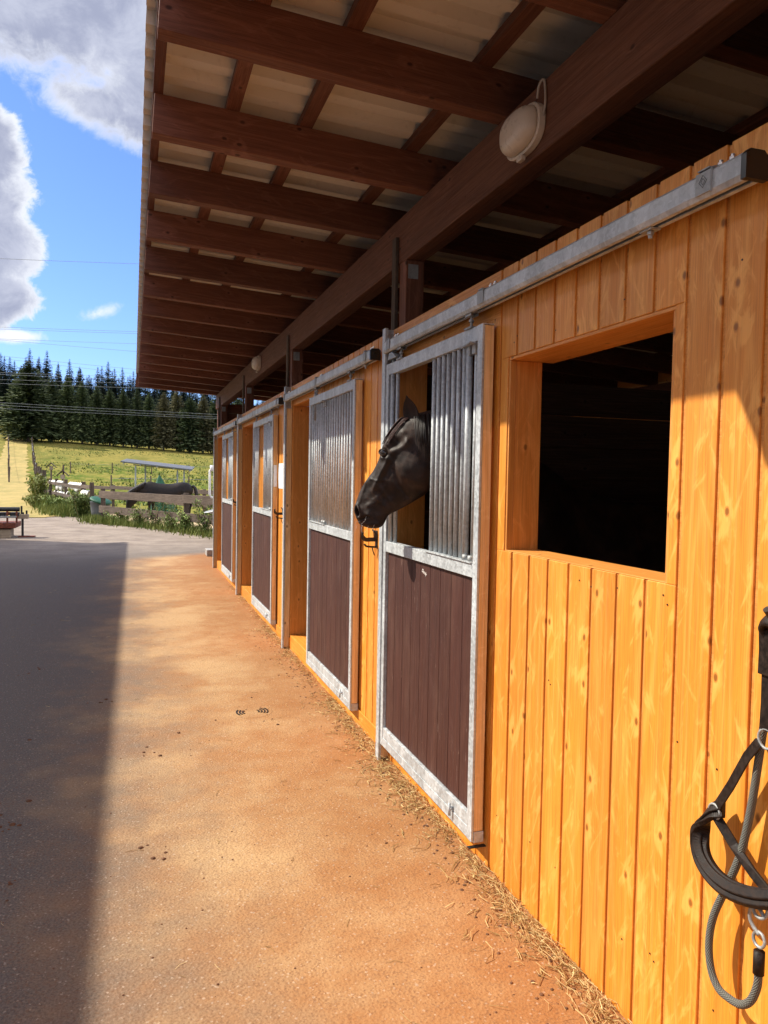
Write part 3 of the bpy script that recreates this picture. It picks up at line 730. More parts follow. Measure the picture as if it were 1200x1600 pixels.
# ------------------------------------------------------------------ bridle hooks, notices
def hook(y, z, label):
    h = thing('bridle_hook', label, 'hook', (WX, y, z), 'bridle hooks on the boards')
    p = MB(); p.box(WX-.006, WX-.001, y-.017, y+.017, z-.050, z+.055)
    for zz in (z-.038, z+.040): p.tube([(WX-.009, y, zz), (WX-.005, y, zz)], .005, 8)
    p.build('back_plate', 'black_iron', h, bevel=.002)
    a = MB(); a.strap(catmull([(WX-.004, y, z), (WX-.04, y, z), (WX-.07, y, z), (WX-.088, y, z+.014), (WX-.092, y, z+.045)], 5), (0, .25, 1), .026, .013); a.build('upper_arm', 'black_iron', h, bevel=.002)
    a = MB(); a.strap(catmull([(WX-.004, y, z-.046), (WX-.035, y, z-.044), (WX-.065, y, z-.040), (WX-.080, y, z-.026)], 5), (0, .6, 1), .011, .008); a.build('lower_arm', 'black_iron', h, bevel=.001)
    lp = MB(); lp.tube(catmull([(WX-.012, y+.012, z-.005), (WX-.016, y+.014, z+.045), (WX-.03, y, z+.060), (WX-.016, y-.014, z+.045), (WX-.012, y-.012, z-.005)], 6), .0042, 8); lp.build('loop', 'black_iron', h, smooth=True)
    a = MB(); a.strap([(WX-.03, y, z-.044), (WX-.022, y, z-.075), (WX-.014, y, z-.095)], (0, 1, 0), .008, .005); a.build('pin', 'black_iron', h)
hook(4.335, 1.235, 'black iron bridle hook on the boards right under the horse\'s muzzle')
hook(7.30, 1.247, 'black iron bridle hook on the boards beside the third door, below the white notice')
hook(10.50, 1.247, 'small farthest iron bridle hook, on the boards beside the last door')
b = MB(); b.grid(6, 8, lambda i, j: (WX-.003-.006*math.sin(j*3.1)*(i-.3)**2, 7.35+.235*i, 1.49+.25*j))
o = b.build('notice_sheet', 'paper'); o.modifiers.new('s', 'SOLIDIFY').thickness = .0006
tag(o, 'white paper notice pinned to the orange boards above the second hook', 'notice')
b = MB(); b.grid(5, 6, lambda i, j: (XF+.014+.035*i, 7.617-.003-.003*math.sin(j*4+i*2), 1.505+.22*j))
o = b.build('door_notice', 'paper'); o.modifiers.new('s', 'SOLIDIFY').thickness = .0006
tag(o, 'crumpled white sheet wrapped on the wooden edge of the third door', 'notice')

# ------------------------------------------------------------------ drain, kerb stone
dr = thing('drain_cover', 'round iron drain cover half buried in orange dust on the yard', 'drain cover', (.775, 5.10, 0))
MB().tube([(.775, 5.10, -.005), (.775, 5.10, .0012)], .135, 40).build('cover_plate', 'asphalt', dr)
b = MB()
for s_ in (-1, 1):
    for k, rr in enumerate((.045, .065, .085, .105)):
        if s_ < 0 and k == 0: continue
        a0 = math.pi if s_ < 0 else 0
        pts = [(.775+rr*math.cos(a0+q), 5.10+rr*math.sin(a0+q), .0030) for q in frange(-.55, .55, 12)]
        b.strap(pts, (0, 0, 1), .004, .009)
b.build('slot', 'black_plastic', dr)
tag(MB().box(1.40, 1.75, 15.35, 15.75, 0, .13).build('kerb_block', 'concrete', bevel=.01), 'grey concrete block on the ground past the far corner of the stable', 'block')

# ------------------------------------------------------------------ halter and lead rope
def hp(px, py, x=1.325):
    d = ray(px, py); s = x/d.x; return Vector((x, d.y*s, EYE+d.z*s))
ht = thing('halter', 'dark leather horse halter hanging on the orange boards at the right edge', 'halter', (1.33, 1.25, .55))
def Q(y, z, x=1.325):
    xn = WX-(WX-x)*.66; k = xn/x
    return (xn, y*k, EYE+(z-EYE)*k)
# hook that carries it
b = MB(); b.tube([(WX-.002, 1.275, 1.315), (1.315, 1.275, 1.315), (1.300, 1.275, 1.335)], .010, 10); b.tube([(WX-.006, 1.275, 1.315), (WX-.001, 1.275, 1.315)], .03, 16)
tag(b.build('halter_hook', 'black_iron', smooth=False), 'small iron wall hook at the right edge carrying the halter', 'hook')
# crown roll, cheek strap, rings, nose band
MB().tube(catmull([Q(1.303, 1.265, 1.345), Q(1.305, 1.292, 1.325), Q(1.275, 1.312, 1.31), Q(1.235, 1.300, 1.31), Q(1.232, 1.262, 1.33)], 6), .022, 10, flat=(1, .45)).build('crown_piece', 'leather', ht, smooth=True)
MB().strap([Q(1.290, 1.285, 1.318), Q(1.287, 1.24, 1.318), Q(1.288, 1.185, 1.318)], (0, 1, 0), .042, .011).build('keeper', 'leather', ht, bevel=.002)
MB().strap([Q(1.289, 1.20), Q(1.288, 1.12), Q(1.290, 1.06)], (0, 1, 0), .036, .006).build('cheek_strap', 'leather', ht, bevel=.0015)
def ringm(c, r, tr, ax): 
    return [(c[0]+r*.35*math.sin(a)*ax, c[1]+r*math.cos(a), c[2]+r*math.sin(a)) for a in [2*math.pi*k/20 for k in range(20)]]
MB().tube(ringm(Q(1.288, 1.043), .022, .003, 0), .0035, 8, closed=True).build('ring', 'galvanised_dull', ht, smooth=True)
MB().strap([Q(1.305, 1.030, 1.322), Q(1.34, .985), Q(1.385, .900), Q(1.424, .835)], (.2, 1, .45), .026, .006).build('cheek_strap', 'leather', ht, bevel=.0015)
MB().strap([Q(1.272, 1.028, 1.322), Q(1.25, .985), Q(1.215, .900), Q(1.18, .83)], (.2, 1, -.45), .026, .006).build('cheek_strap', 'leather', ht, bevel=.0015)
MB().tube(ringm(Q(1.434, .818), .018, .003, 0), .003, 8, closed=True).build('ring', 'galvanised_dull', ht, smooth=True)
nb = catmull([Q(1.425, .826, 1.345), Q(1.445, .812, 1.335), Q(1.462, .775, 1.320), Q(1.458, .738, 1.305), Q(1.430, .708, 1.292), Q(1.382, .690, 1.284), Q(1.325, .690, 1.282), Q(1.26, .708, 1.285), Q(1.20, .735, 1.30)], 6)
MB().strap(nb, (.55, -.25, .9), .048, .014).build('nose_band', 'leather', ht, bevel=.003)
MB().strap([Vector(q)+Vector((-.006, .002, .008)) for q in nb], (.55, -.25, .9), .026, .010).build('nose_band_padding', 'leather', ht, bevel=.003)
MB().strap([Q(1.430, .805, 1.33), Q(1.38, .760, 1.335), Q(1.32, .722, 1.335), Q(1.27, .70, 1.335)], (.1, .7, .7), .024, .006).build('chin_strap', 'leather', ht, bevel=.0015)
MB().tube(ringm(Q(1.262, .680, 1.30), .020, .003, .6), .0042, 8, closed=True).build('ring', 'galvanised_dull', ht, smooth=True)
lr = thing('lead_rope', 'grey braided lead rope looping below the halter at the right edge', 'rope', (1.33, 1.3, .42))
rp = catmull([Q(1.262, 1.32, 1.345), Q(1.300, 1.20, 1.352), Q(1.320, 1.08, 1.352), Q(1.332, .99, 1.352), Q(1.348, .86, 1.350), Q(1.368, .745, 1.345), Q(1.395, .655, 1.335), Q(1.423, .570, 1.325), Q(1.430, .500, 1.32),
              Q(1.415, .444, 1.315), Q(1.385, .418, 1.31), Q(1.350, .416, 1.31), Q(1.310, .430, 1.305), Q(1.278, .462, 1.30), Q(1.262, .505, 1.30), Q(1.260, .545, 1.30)], 8)
MB().tube(rp, .0092, 14).build('rope', 'rope', lr, smooth=True)
MB().tube([Q(1.260, .535, 1.30), Q(1.260, .585, 1.30)], .0125, 12).build('rope_whipping', 'leather', lr, smooth=True)
MB().tube(ringm(Q(1.262, .610, 1.30), .016, .003, .3), .0038, 8, closed=True).build('swivel', 'galvanised_dull', lr, smooth=True)
MB().tube(catmull([Q(1.262, .620, 1.30), Q(1.285, .640, 1.298), Q(1.284, .668, 1.297), Q(1.262, .680, 1.297), Q(1.245, .665, 1.297)], 6), .0045, 8).build('snap_clip', 'galvanised_dull', lr, smooth=True)

# ------------------------------------------------------------------ horses
def ring_pts(Dp, Vp, w, n, yc, top=1.0, bot=1.0, sq=1.0):
    Dp = Vector((Dp[0], 0, Dp[1])); Vp = Vector((Vp[0], 0, Vp[1])); c = (Dp+Vp)/2; h = (Dp-Vp)/2
    out = []
    for k in range(n):
        a = 2*math.pi*k/n; ca, sa = math.cos(a), math.sin(a)
        t_ = (1-ca)/2                                           # 0 dorsal .. 1 ventral
        wf = top*(1-t_) + bot*t_
        y = math.copysign(abs(sa)**sq, sa)*w*wf
        out.append(Vector((c.x + h.x*ca, yc + y, c.z + h.z*ca)))
    return out
def loft_spec(st_, n, sub, yc):
    """st_: (Dx,Dz,Vx,Vz,w,top,bot,sq)"""
    P = [Vector(q[:4]) for q in st_]; rings = []
    N = len(st_)
    for i in range(N-1):
        q0, q1, q2, q3 = st_[max(i-1, 0)], st_[i], st_[i+1], st_[min(i+2, N-1)]
        m_ = sub[i] if isinstance(sub, list) else sub
        for k in range(m_):
            t_ = k/m_; t2, t3 = t_*t_, t_**3
            v_ = [.5*(2*b_ + (c_-a_)*t_ + (2*a_-5*b_+4*c_-d_)*t2 + (3*b_-a_-3*c_+d_)*t3) for a_, b_, c_, d_ in zip(q0, q1, q2, q3)]
            rings.append(v_)
    rings.append(list(st_[-1]))
    vs = []
    for v_ in rings: vs += ring_pts(v_[0:2], v_[2:4], v_[4], n, yc, v_[5], v_[6], v_[7])
    fs = []; M_ = len(rings)
    for i in range(M_-1):
        for k in range(n): fs.append((i*n+k, i*n+(k+1) % n, (i+1)*n+(k+1) % n, (i+1)*n+k))
    fs.append(tuple(range(n))[::-1]); fs.append(tuple((M_-1)*n+k for k in range(n)))
    return vs, fs
YH = 3.50
HS = [(1.062, 1.372, 1.100, 1.360, .014, 1, 1, 1), (1.040, 1.386, 1.128, 1.360, .034, 1, .9, .9), (1.029, 1.408, 1.152, 1.369, .046, 1, .85, .85), (1.021, 1.432, 1.168, 1.390, .051, 1.05, .8, .85), (1.019, 1.458, 1.180, 1.416, .052, 1.05, .8, .85),
      (1.026, 1.492, 1.200, 1.432, .049, 1, .8, .9), (1.040, 1.536, 1.238, 1.450, .047, 1, .8, .9), (1.060, 1.573, 1.282, 1.473, .053, 1, .85, .85), (1.086, 1.610, 1.325, 1.497, .063, 1, .85, .8), (1.112, 1.645, 1.368, 1.522, .074, .98, .85, .8),
      (1.136, 1.692, 1.405, 1.553, .084, .95, .85, .78), (1.150, 1.738, 1.436, 1.592, .090, .92, .85, .78), (1.170, 1.786, 1.460, 1.634, .088, .92, .82, .8), (1.196, 1.830, 1.480, 1.680, .079, .92, .8, .85), (1.232, 1.872, 1.497, 1.718, .068, .95, .85, .9),
      (1.285, 1.912, 1.520, 1.742, .061, 1, .95, 1), (1.355, 1.935, 1.560, 1.742, .060, .9, 1.1, 1), (1.46, 1.955, 1.660, 1.680, .066, .8, 1.2, 1), (1.62, 1.955, 1.79, 1.56, .082, .7, 1.25, 1), (1.80, 1.87, 1.92, 1.37, .15, .7, 1.2, 1),
      (2.0, 1.72, 2.02, 1.15, .22, .6, 1.2, 1), (2.2, 1.60, 2.15, .98, .23, .6, 1.1, 1), (2.5, 1.51, 2.5, .86, .26, .75, 1.05, .9), (2.9, 1.47, 2.9, .82, .29, .85, 1.05, .9), (3.3, 1.52, 3.3, .90, .28, .9, 1, .9), (3.55, 1.50, 3.55, 1.0, .24, .9, 1, 1), (3.72, 1.38, 3.70, 1.1, .13, 1, 1, 1), (3.76, 1.28, 3.75, 1.2, .04, 1, 1, 1)]
vs, fs = loft_spec(HS, 96, [4]+[9]*15+[7]*4+[5]*8, YH)
def seg_d(p, a, c):
    ax, az, cx_, cz = a[0], a[1], c[0], c[1]; dx_, dz_ = cx_-ax, cz-az; L2 = dx_*dx_+dz_*dz_
    t_ = max(0, min(1, ((p[0]-ax)*dx_+(p[1]-az)*dz_)/L2)); return math.hypot(p[0]-ax-dx_*t_, p[1]-az-dz_*t_), t_
def sculpt(vs):
    out = []
    for q in vs:
        x, y, z = q; s_ = 1 if y > YH else -1; dy_ = abs(y-YH)
        d = 0.0
        if x < 1.62 and z > 1.3:
            wt = min(1, dy_/.028)**1.2; P_ = (x, z)
            def g(cx_, cz, r, a, ex=2.0): 
                return a*math.exp(-((math.hypot(x-cx_, z-cz)/r)**ex))
            def gl(a, c, r, am, ex=2.0, taper=False):
                dd, tt = seg_d(P_, a, c); return am*(1-(.7*tt if taper else 0))*math.exp(-((dd/r)**ex))
            d += g(1.195, 1.770, .024, .013) + gl((1.165, 1.760), (1.215, 1.772), .012, .006)          # brow
            rr = math.hypot((x-1.178)*1.0, (z-1.727)*1.15)
            d += .0075*math.exp(-((rr-.027)/.008)**2) - .013*math.exp(-(rr/.020)**2)  # lids and socket
            d += gl((1.160, 1.700), (1.196, 1.700), .007, .005)
            d -= g(1.243, 1.778, .026, .016)                                                             # hollow above the eye
            d += gl((1.225, 1.735), (1.305, 1.775), .016, .012)                                          # cheek arch
            d += g(1.300, 1.79, .018, .010) + g(1.275, 1.830, .016, .008)
            d += gl((1.205, 1.700), (1.130, 1.560), .011, .0105, taper=False)                            # facial crest
            d -= gl((1.170, 1.585), (1.235, 1.690), .018, .010)
            d += g(1.335, 1.640, .085, .017, 3.0)                                                        # big round cheek
            d -= gl((1.235, 1.640), (1.290, 1.520), .016, .009)
            d -= g(1.195, 1.525, .040, .011); d -= g(1.090, 1.560, .030, .006)
            d += gl((1.078, 1.60), (1.050, 1.49), .012, .005)
            d += gl((1.150, 1.50), (1.10, 1.475), .014, .006)
            d += gl((1.120, 1.545), (1.175, 1.470), .008, .0045)                                         # muscle bands to the lips
            d += gl((1.150, 1.575), (1.215, 1.480), .007, .004)
            rn_ = math.hypot((x-1.044)*1.7+(z-1.443)*.5, (z-1.443)*.75)                                               # nostril
            d += .012*math.exp(-((rn_-.024)/.010)**2) - .026*math.exp(-(rn_/.014)**2)
            dm_, tm = seg_d(P_, (1.030, 1.396), (1.096, 1.418)); d -= .015*math.exp(-(dm_/.0060)**2)      # mouth
            d += gl((1.05, 1.377), (1.11, 1.378), .014, .007); d += g(1.140, 1.380, .016, .007) + g(1.100, 1.425, .013, .006)
            # veins
            for a, c in (((1.225, 1.66), (1.19, 1.60)), ((1.19, 1.60), (1.15, 1.59)), ((1.19, 1.60), (1.17, 1.53)), ((1.15, 1.59), (1.105, 1.60)), ((1.30, 1.50), (1.25, 1.56)), ((1.25, 1.56), (1.225, 1.64)), ((1.17, 1.53), (1.12, 1.50))):
                d += gl(a, c, .0045, .0042)
            d += (mnoise.noise(Vector((x*28, y*10, z*28)))*.0034 + mnoise.noise(Vector((x*70, y*20, z*70)))*.0009)
            d *= wt*1.08
            # ridge between the eyes / flat forehead
        out.append(Vector((x, y + s_*d, z)))
    return out
vs = sculpt(vs)
H = thing('horse', 'black-brown horse looking out through the open grille of the nearest door', 'horse', (2.6, YH, .03))
b = MB().add(vs, fs)
def leg(b, pts, rs, n=14): b.tube(catmull(pts, 5), [r for r in interp(rs, 5)], n)
def interp(rs, n):
    o = []
    for i in range(len(rs)-1):
        for k in range(n): o.append(rs[i]+(rs[i+1]-rs[i])*k/n)
    return o+[rs[-1]]
def legs(b, fx, hx, yc, sp, zb, s=1.0, z0=0.03, dirx=1):
    """front legs at fx, hind legs at hx; dirx +1 when the tail points to +x"""
    for sy in (-1, 1):
        k = .06*sy
        leg(b, [(fx+k, yc+sy*sp, zb), (fx+.02*dirx+k, yc+sy*sp, zb*.75), (fx+.0+k, yc+sy*sp, .52*s+z0), (fx+.0+k, yc+sy*sp, .44*s+z0), (fx+.01*dirx+k, yc+sy*sp, .17*s+z0), (fx-.05*dirx+k, yc+sy*sp, .07*s+z0), (fx-.06*dirx+k, yc+sy*sp, z0)], [.11*s, .085*s, .05*s, .046*s, .033*s, .036*s, .062*s])
        leg(b, [(hx-.05*dirx+k, yc+sy*sp, zb+.1), (hx-.08*dirx+k, yc+sy*sp*1.1, zb*.80), (hx+.05*dirx+k, yc+sy*sp, .66*s+z0), (hx+.12*dirx+k, yc+sy*sp, .56*s+z0), (hx+.09*dirx+k, yc+sy*sp, .40*s+z0), (hx+.07*dirx+k, yc+sy*sp, .17*s+z0), (hx+.01*dirx+k, yc+sy*sp, .07*s+z0), (hx+.0*dirx+k, yc+sy*sp, z0)], [.16*s, .135*s, .07*s, .055*s, .044*s, .036*s, .038*s, .064*s])
legs(b, 2.25, 3.45, YH, .15, 1.0)
# ears belong to the body mesh
def ear(b, base, tip, w, d, out, n=20):
    base, tip, out = Vector(base), Vector(tip), Vector(out).normalized(); ax = (tip-base); L = ax.length; ax.normalize()
    sd = ax.cross(out).normalized(); vs_ = []; N = 13
    for i in range(N):
        t_ = i/(N-1); wid = w*(math.sin(math.pi*min(1, (t_*.76+.24)))**.62)*(1-t_**8) if t_ < 1 else .0005
        wid = max(wid, .0006); c = base + ax*L*t_ - out*.010*math.sin(t_*math.pi)*1 + sd*.008*t_*t_
        for k in range(n):
            a = 2*math.pi*k/n; ca, sa = math.cos(a), math.sin(a)
            dd = d*(wid/w)*sa
            if sa > 0: dd = -d*.55*(wid/w)*(sa**.5)*(1-abs(ca)**4) + .002       # hollow front
            vs_.append(c + sd*ca*wid + out*dd)
    fs_ = [(i*n+k, i*n+(k+1) % n, (i+1)*n+(k+1) % n, (i+1)*n+k) for i in range(N-1) for k in range(n)]
    fs_ += [tuple(range(n))[::-1], tuple((N-1)*n+k for k in range(n))]
    b.add(vs_, fs_)
ear(b, (1.318, YH-.046, 1.868), (1.283, YH-.062, 2.005), .043, .024, (-.25, -1, .1))
ear(b, (1.292, YH+.046, 1.890), (1.258, YH+.062, 2.005), .043, .024, (-.9, .5, .1))
body = b.build('body', 'horse_coat', H, smooth=True)
EY = {}
for s_ in (-1, 1):
    near_ = [abs(v_.co.y-YH) for v_ in body.data.vertices if (v_.co.x-1.178)**2+(v_.co.z-1.727)**2 < .024**2 and (v_.co.y-YH)*s_ > .02]
    EY[s_] = max(near_)-.0165
PHI = R(38.0); C0 = Vector((1.435, 3.505))
def warp(q):
    x, y, z = q; o = y - YH; n = Vector((math.sin(PHI), math.cos(PHI)))
    t_ = n.dot(C0)/n.dot(Vector((x, YH))); px_, py_, pz_ = t_*x, t_*YH, EYE+t_*(z-EYE)
    px_ += n.x*o; py_ += n.y*o
    w = min(1, max(0, (x-1.50)/.62)); w = w*w*(3-2*w)
    return Vector((px_*(1-w)+x*w, py_*(1-w)+y*w, pz_*(1-w)+z*w))
def warpmesh(me):
    for v_ in me.vertices: v_.co = warp(v_.co)
    me.update()
for s_ in (-1, 1):
    e = bpy.data.meshes.new('eye'); bm = bmesh.new(); bmesh.ops.create_uvsphere(bm, u_segments=32, v_segments=20, radius=.0215)
    bmesh.ops.transform(bm, matrix=Matrix.Translation((1.178, YH+s_*EY[s_], 1.727)), verts=bm.verts)
    for f_ in bm.faces: f_.smooth = True
    bm.to_mesh(e); bm.free(); e.materials.append(MATS['eye_glass']); eo = bpy.data.objects.new('eye', e); COL.objects.link(eo); setpar(eo, H)
    # heavy upper and lower lid
    for zz, am in ((1, .0150), (-1, .0115)):
        pts = []
        for k in range(13):
            a = math.pi*k/12; xx = 1.178 - .0235*math.cos(a); zl = 1.727 + zz*am*math.sin(a) + .004*(math.cos(a))
            yy = YH + s_*(EY[s_] + math.sqrt(max(0, .0222**2 - (xx-1.178)**2*.82 - (zl-1.727)**2)) + .0005)
            pts.append((xx, yy, zl))
        MB().tube(pts, .0042 if zz > 0 else .0034, 8).build('eyelid', 'horse_coat', H, smooth=True)
# mane and forelock strands
b = MB()
for i in range(150):
    t_ = rnd.random(); x0 = 1.26 + rnd.uniform(-.012, .02); y0 = YH + rnd.uniform(-.03, .03); L = rnd.uniform(.45, 1)
    p0 = Vector((1.275, YH+rnd.uniform(-.018, .018), 1.912)); side_ = rnd.uniform(-1, 1)
    pts = [p0]
    for k, (xx, zz) in enumerate(((1.245, 1.893), (1.222, 1.864), (1.200, 1.832), (1.183, 1.800), (1.168, 1.768))):
        if k/5 > L: break
        pts.append(Vector((xx-.004+rnd.uniform(-.0025, .0015), YH + side_*(.018+.007*k), zz+.002)))
    if len(pts) > 2: b.tube(pts, [.0016]*(len(pts)-1)+[.0005], 4)
def surf(x, z, s_):
    m_ = [abs(v_.co.y-YH) for v_ in body.data.vertices if abs(v_.co.x-x) < .009 and abs(v_.co.z-z) < .009 and (v_.co.y-YH)*s_ > 0 and v_.co.z < 1.93]
    return max(m_) if m_ else .02
for i in range(46):
    off = rnd.uniform(.004, .034)*(1 if rnd.random() < .8 else 1.4); L = rnd.choice([4, 5, 5, 6]); s_ = -1 if rnd.random() < .8 else 1; pts = []
    for k, (xx, zz) in enumerate(((1.288, 1.905), (1.262, 1.893), (1.236, 1.868), (1.210, 1.836), (1.190, 1.802), (1.174, 1.770))[:L]):
        o_ = off*(.3+.7*k/5)+rnd.uniform(-.0015, .0015); x_, z_ = xx+o_*.80, zz-o_*.55
        pts.append(Vector((x_, YH+s_*(surf(x_, z_, s_)+.0016), z_)))
    b.tube(pts, [.0015]*(len(pts)-1)+[.0004], 4)
b.build('forelock', 'forelock_hair', H, smooth=True)
b = MB()
for i in range(260):
    t_ = rnd.random(); x0 = 1.31 + t_*.62; z0 = 1.925 + .035*math.sin(t_*2.6) - max(0, t_-.6)*.28; sd = rnd.choice([-1, 1, 1])
    pts = [Vector((x0, YH, z0)), Vector((x0+.01, YH+sd*.05, z0-.02)), Vector((x0+.03+rnd.uniform(-.01, .01), YH+sd*.085, z0-.11)), Vector((x0+.04+rnd.uniform(-.02, .02), YH+sd*.10, z0-rnd.uniform(.16, .26)))]
    b.tube(pts, [.003, .003, .0025, .001], 4)
b.build('mane', 'horse_mane', H, smooth=True)
MB().tube(catmull([(3.74, YH, 1.35), (3.86, YH, 1.25), (3.92, YH, .95), (3.90, YH, .55)], 5), interp([.035, .05, .06, .02], 5), 12).build('tail', 'horse_mane', H, smooth=True)
b = MB()
for (x, y, z) in ((1.045, -.05, 1.40), (1.07, -.045, 1.38), (1.10, -.04, 1.375), (1.13, -.04, 1.38), (1.09, -.045, 1.42), (1.04, -.03, 1.38)):
    b.tube([(x, YH+y, z), (x-.006+rnd.uniform(-.01, .01), YH+y-.014, z-.018), (x-.004+rnd.uniform(-.015, .015), YH+y-.02, z-.036)], [.0006, .0005, .0003], 4)
b.build('whisker', 'chalk', H)

for c_ in [o_ for o_ in bpy.data.objects if o_.parent == H]: warpmesh(c_.data)
# far horse in the paddock, grazing towards the left
G = thing('horse', 'dark bay horse grazing in the paddock behind the wooden rails', 'horse', (1.0, 28.5, 0))
gy = 28.5
GS = [(-.20, .36, -.15, .31, .02, 1, 1, 1), (-.24, .42, -.10, .33, .06, 1, .9, 1), (-.24, .52, -.06, .43, .065, 1, .9, 1), (-.23, .66, .03, .52, .09, 1, .9, 1), (-.18, .82, .13, .62, .105, 1, .9, 1), (-.11, .93, .18, .70, .09, 1, 1, 1), (.02, 1.08, .30, .76, .09, .9, 1.1, 1), (.18, 1.22, .42, .76, .13, .8, 1.1, 1),
      (.42, 1.335, .52, .70, .20, .6, 1.1, 1), (.62, 1.365, .64, .66, .25, .6, 1.1, 1), (.9, 1.31, .9, .62, .29, .8, 1.1, .9), (1.3, 1.30, 1.3, .60, .32, .9, 1.1, .9), (1.65, 1.36, 1.62, .72, .30, .9, 1, .9), (1.9, 1.34, 1.86, .80, .26, .9, 1, 1), (2.06, 1.2, 2.02, .90, .14, 1, 1, 1), (2.09, 1.08, 2.08, 1.0, .05, 1, 1, 1)]
vs, fs = loft_spec(GS, 32, 4, gy)
b = MB().add(vs, fs); legs(b, .62, 1.84, gy, .14, .95, .98, 0.0)
ear(b, (-.14, gy-.06, .94), (-.07, gy-.09, 1.08), .035, .02, (-.3, -1, .1), 10); ear(b, (-.14, gy+.06, .94), (-.07, gy+.09, 1.08), .035, .02, (-.3, 1, .1), 10)
o = b.build('body', 'bay_coat', G, smooth=True)
rm = o.modifiers.new('join', 'REMESH'); rm.mode = 'VOXEL'; rm.voxel_size = .02; rm.use_smooth_shade = True
sm_ = o.modifiers.new('smooth', 'SMOOTH'); sm_.iterations = 3; sm_.factor = .5
b = MB()
for i in range(120):
    t_ = rnd.random(); x0 = -.2+.62*t_; z0 = .95+.40*t_**.8; pts = [(x0, gy, z0+.02), (x0-.02, gy-.10, z0-.02), (x0-.04, gy-.13, z0-rnd.uniform(.12, .25))]
    b.tube(pts, [.01, .009, .003], 4)
b.build('mane', 'horse_mane', G, smooth=True)
MB().tube(catmull([(2.05, gy, 1.25), (2.17, gy, 1.12), (2.21, gy, .8), (2.19, gy, .42)], 5), interp([.04, .06, .07, .02], 5), 12).build('tail', 'horse_mane', G, smooth=True)

# ------------------------------------------------------------------ hay, straws, clods
def in_yard(x): return x < 1.385
b = MB()
for i in range(12000):
    y = .7 + 10.5*rnd.random()**1.6
    den = mnoise.noise(Vector((y*1.9, 3.3, 0)))*.9+.35*mnoise.noise(Vector((y*6.5, 9.3, 0)))+.45; den = max(0.0, min(1.0, den)); den *= 1.0 if y < 5.2 else .45
    if rnd.random() > (.05+.60*den): continue
    x = 1.392 - abs(rnd.gauss(0, .035+.060*den)) - (rnd.random()**3*.25 if rnd.random() < .15 else 0)
    if x < .95: continue
    L = rnd.uniform(.015, .075)*(1 if rnd.random() < .9 else 1.6); a = rnd.uniform(0, math.pi*2) if rnd.random() < .5 else rnd.gauss(math.pi/2, .5)
    z = .003 + rnd.random()**2*.035*max(.15, den)*math.exp(-((1.385-x)/.09)**2)
    dx_, dy_ = math.cos(a)*L/2, math.sin(a)*L/2; dz_ = rnd.uniform(-.004, .010); r = rnd.uniform(.0007, .0019); bend = rnd.uniform(-.25, .25)*L
    p0 = Vector((min(x-dx_, 1.392), y-dy_, z)); p1 = Vector((min(x-dy_*bend*10, 1.393), y+dx_*bend*10, z+.003)); p2 = Vector((min(x+dx_, 1.392), y+dy_, z+dz_+.002))
    if p2.z < .001: p2.z = .001
    b.tube([p0, (p0+p2)/2+Vector((-math.sin(a)*bend, math.cos(a)*bend, .003)), p2], r, 3, caps=False)
tag(b.build('scattered_hay', 'hay', fixn=False), 'loose hay and straw along the foot of the boarded wall', 'hay', kind='stuff')
b = MB()
for i in range(420):
    x = rnd.uniform(-1.6, 1.3); y = rnd.uniform(1.3, 13)
    if x < -.1 and rnd.random() < .6: continue
    L = rnd.uniform(.01, .05)*(2.6 if rnd.random() < .06 else 1); a = rnd.uniform(0, 6.28); r = rnd.uniform(.0005, .0012)
    dx_, dy_ = math.cos(a)*L/2, math.sin(a)*L/2; bn = rnd.uniform(-.2, .2)*L
    b.tube([(x-dx_, y-dy_, .002), (x-math.sin(a)*bn, y+math.cos(a)*bn, .004), (x+dx_, y+dy_, .002)], r, 3, caps=False)
tag(b.build('straw_bits', 'hay', fixn=False), 'single straws strewn over the orange yard', 'straw', kind='stuff')
b = MB()
def clod(x, y, r):
    vs_ = []; 
    for i in range(4):
        for k in range(7):
            a = 2*math.pi*k/7; t_ = i/3*math.pi/2; rr = r*math.cos(t_)*(1+rnd.uniform(-.3, .3)) if i < 3 else r*.05
            vs_.append((x+rr*math.cos(a), y+rr*math.sin(a), .0005+r*.55*math.sin(t_)))
    b.add(vs_, [(i*7+k, i*7+(k+1) % 7, (i+1)*7+(k+1) % 7, (i+1)*7+k) for i in range(3) for k in range(7)]+[tuple(range(21, 28))])
for (cx_, cy_, n_, sp_) in ((-1.15, 6.2, 10, .10), (-1.6, 6.0, 12, .15), (-.75, 6.6, 12, .07), (-.95, 4.9, 10, .15), (-.65, 3.9, 14, .07), (-.52, 3.72, 8, .05), (-.5, 3.15, 16, .045), (-.95, 3.6, 8, .1), (-.2, 5.6, 6, .05), (.1, 4.5, 6, .06), (-1.2, 3.4, 8, .06), (.75, 5.1, 14, .2), (.1, 3.3, 6, .05)):
    for _ in range(n_): clod(rnd.gauss(cx_, sp_), rnd.gauss(cy_, sp_*1.2), rnd.uniform(.003, .014))
for _ in range(420):
    x = rnd.uniform(-2.2, 1.3); y = 1.4+9*rnd.random()**1.3; clod(x, y, rnd.uniform(.0015, .005))
for _ in range(500): clod(1.36-abs(rnd.gauss(0, .10)), .8+7*rnd.random(), rnd.uniform(.002, .008))
tag(b.build('dirt_crumbs', 'dirt', smooth=True, fixn=False), 'brown crumbs of dirt and dung on the yard', 'dirt', kind='stuff')

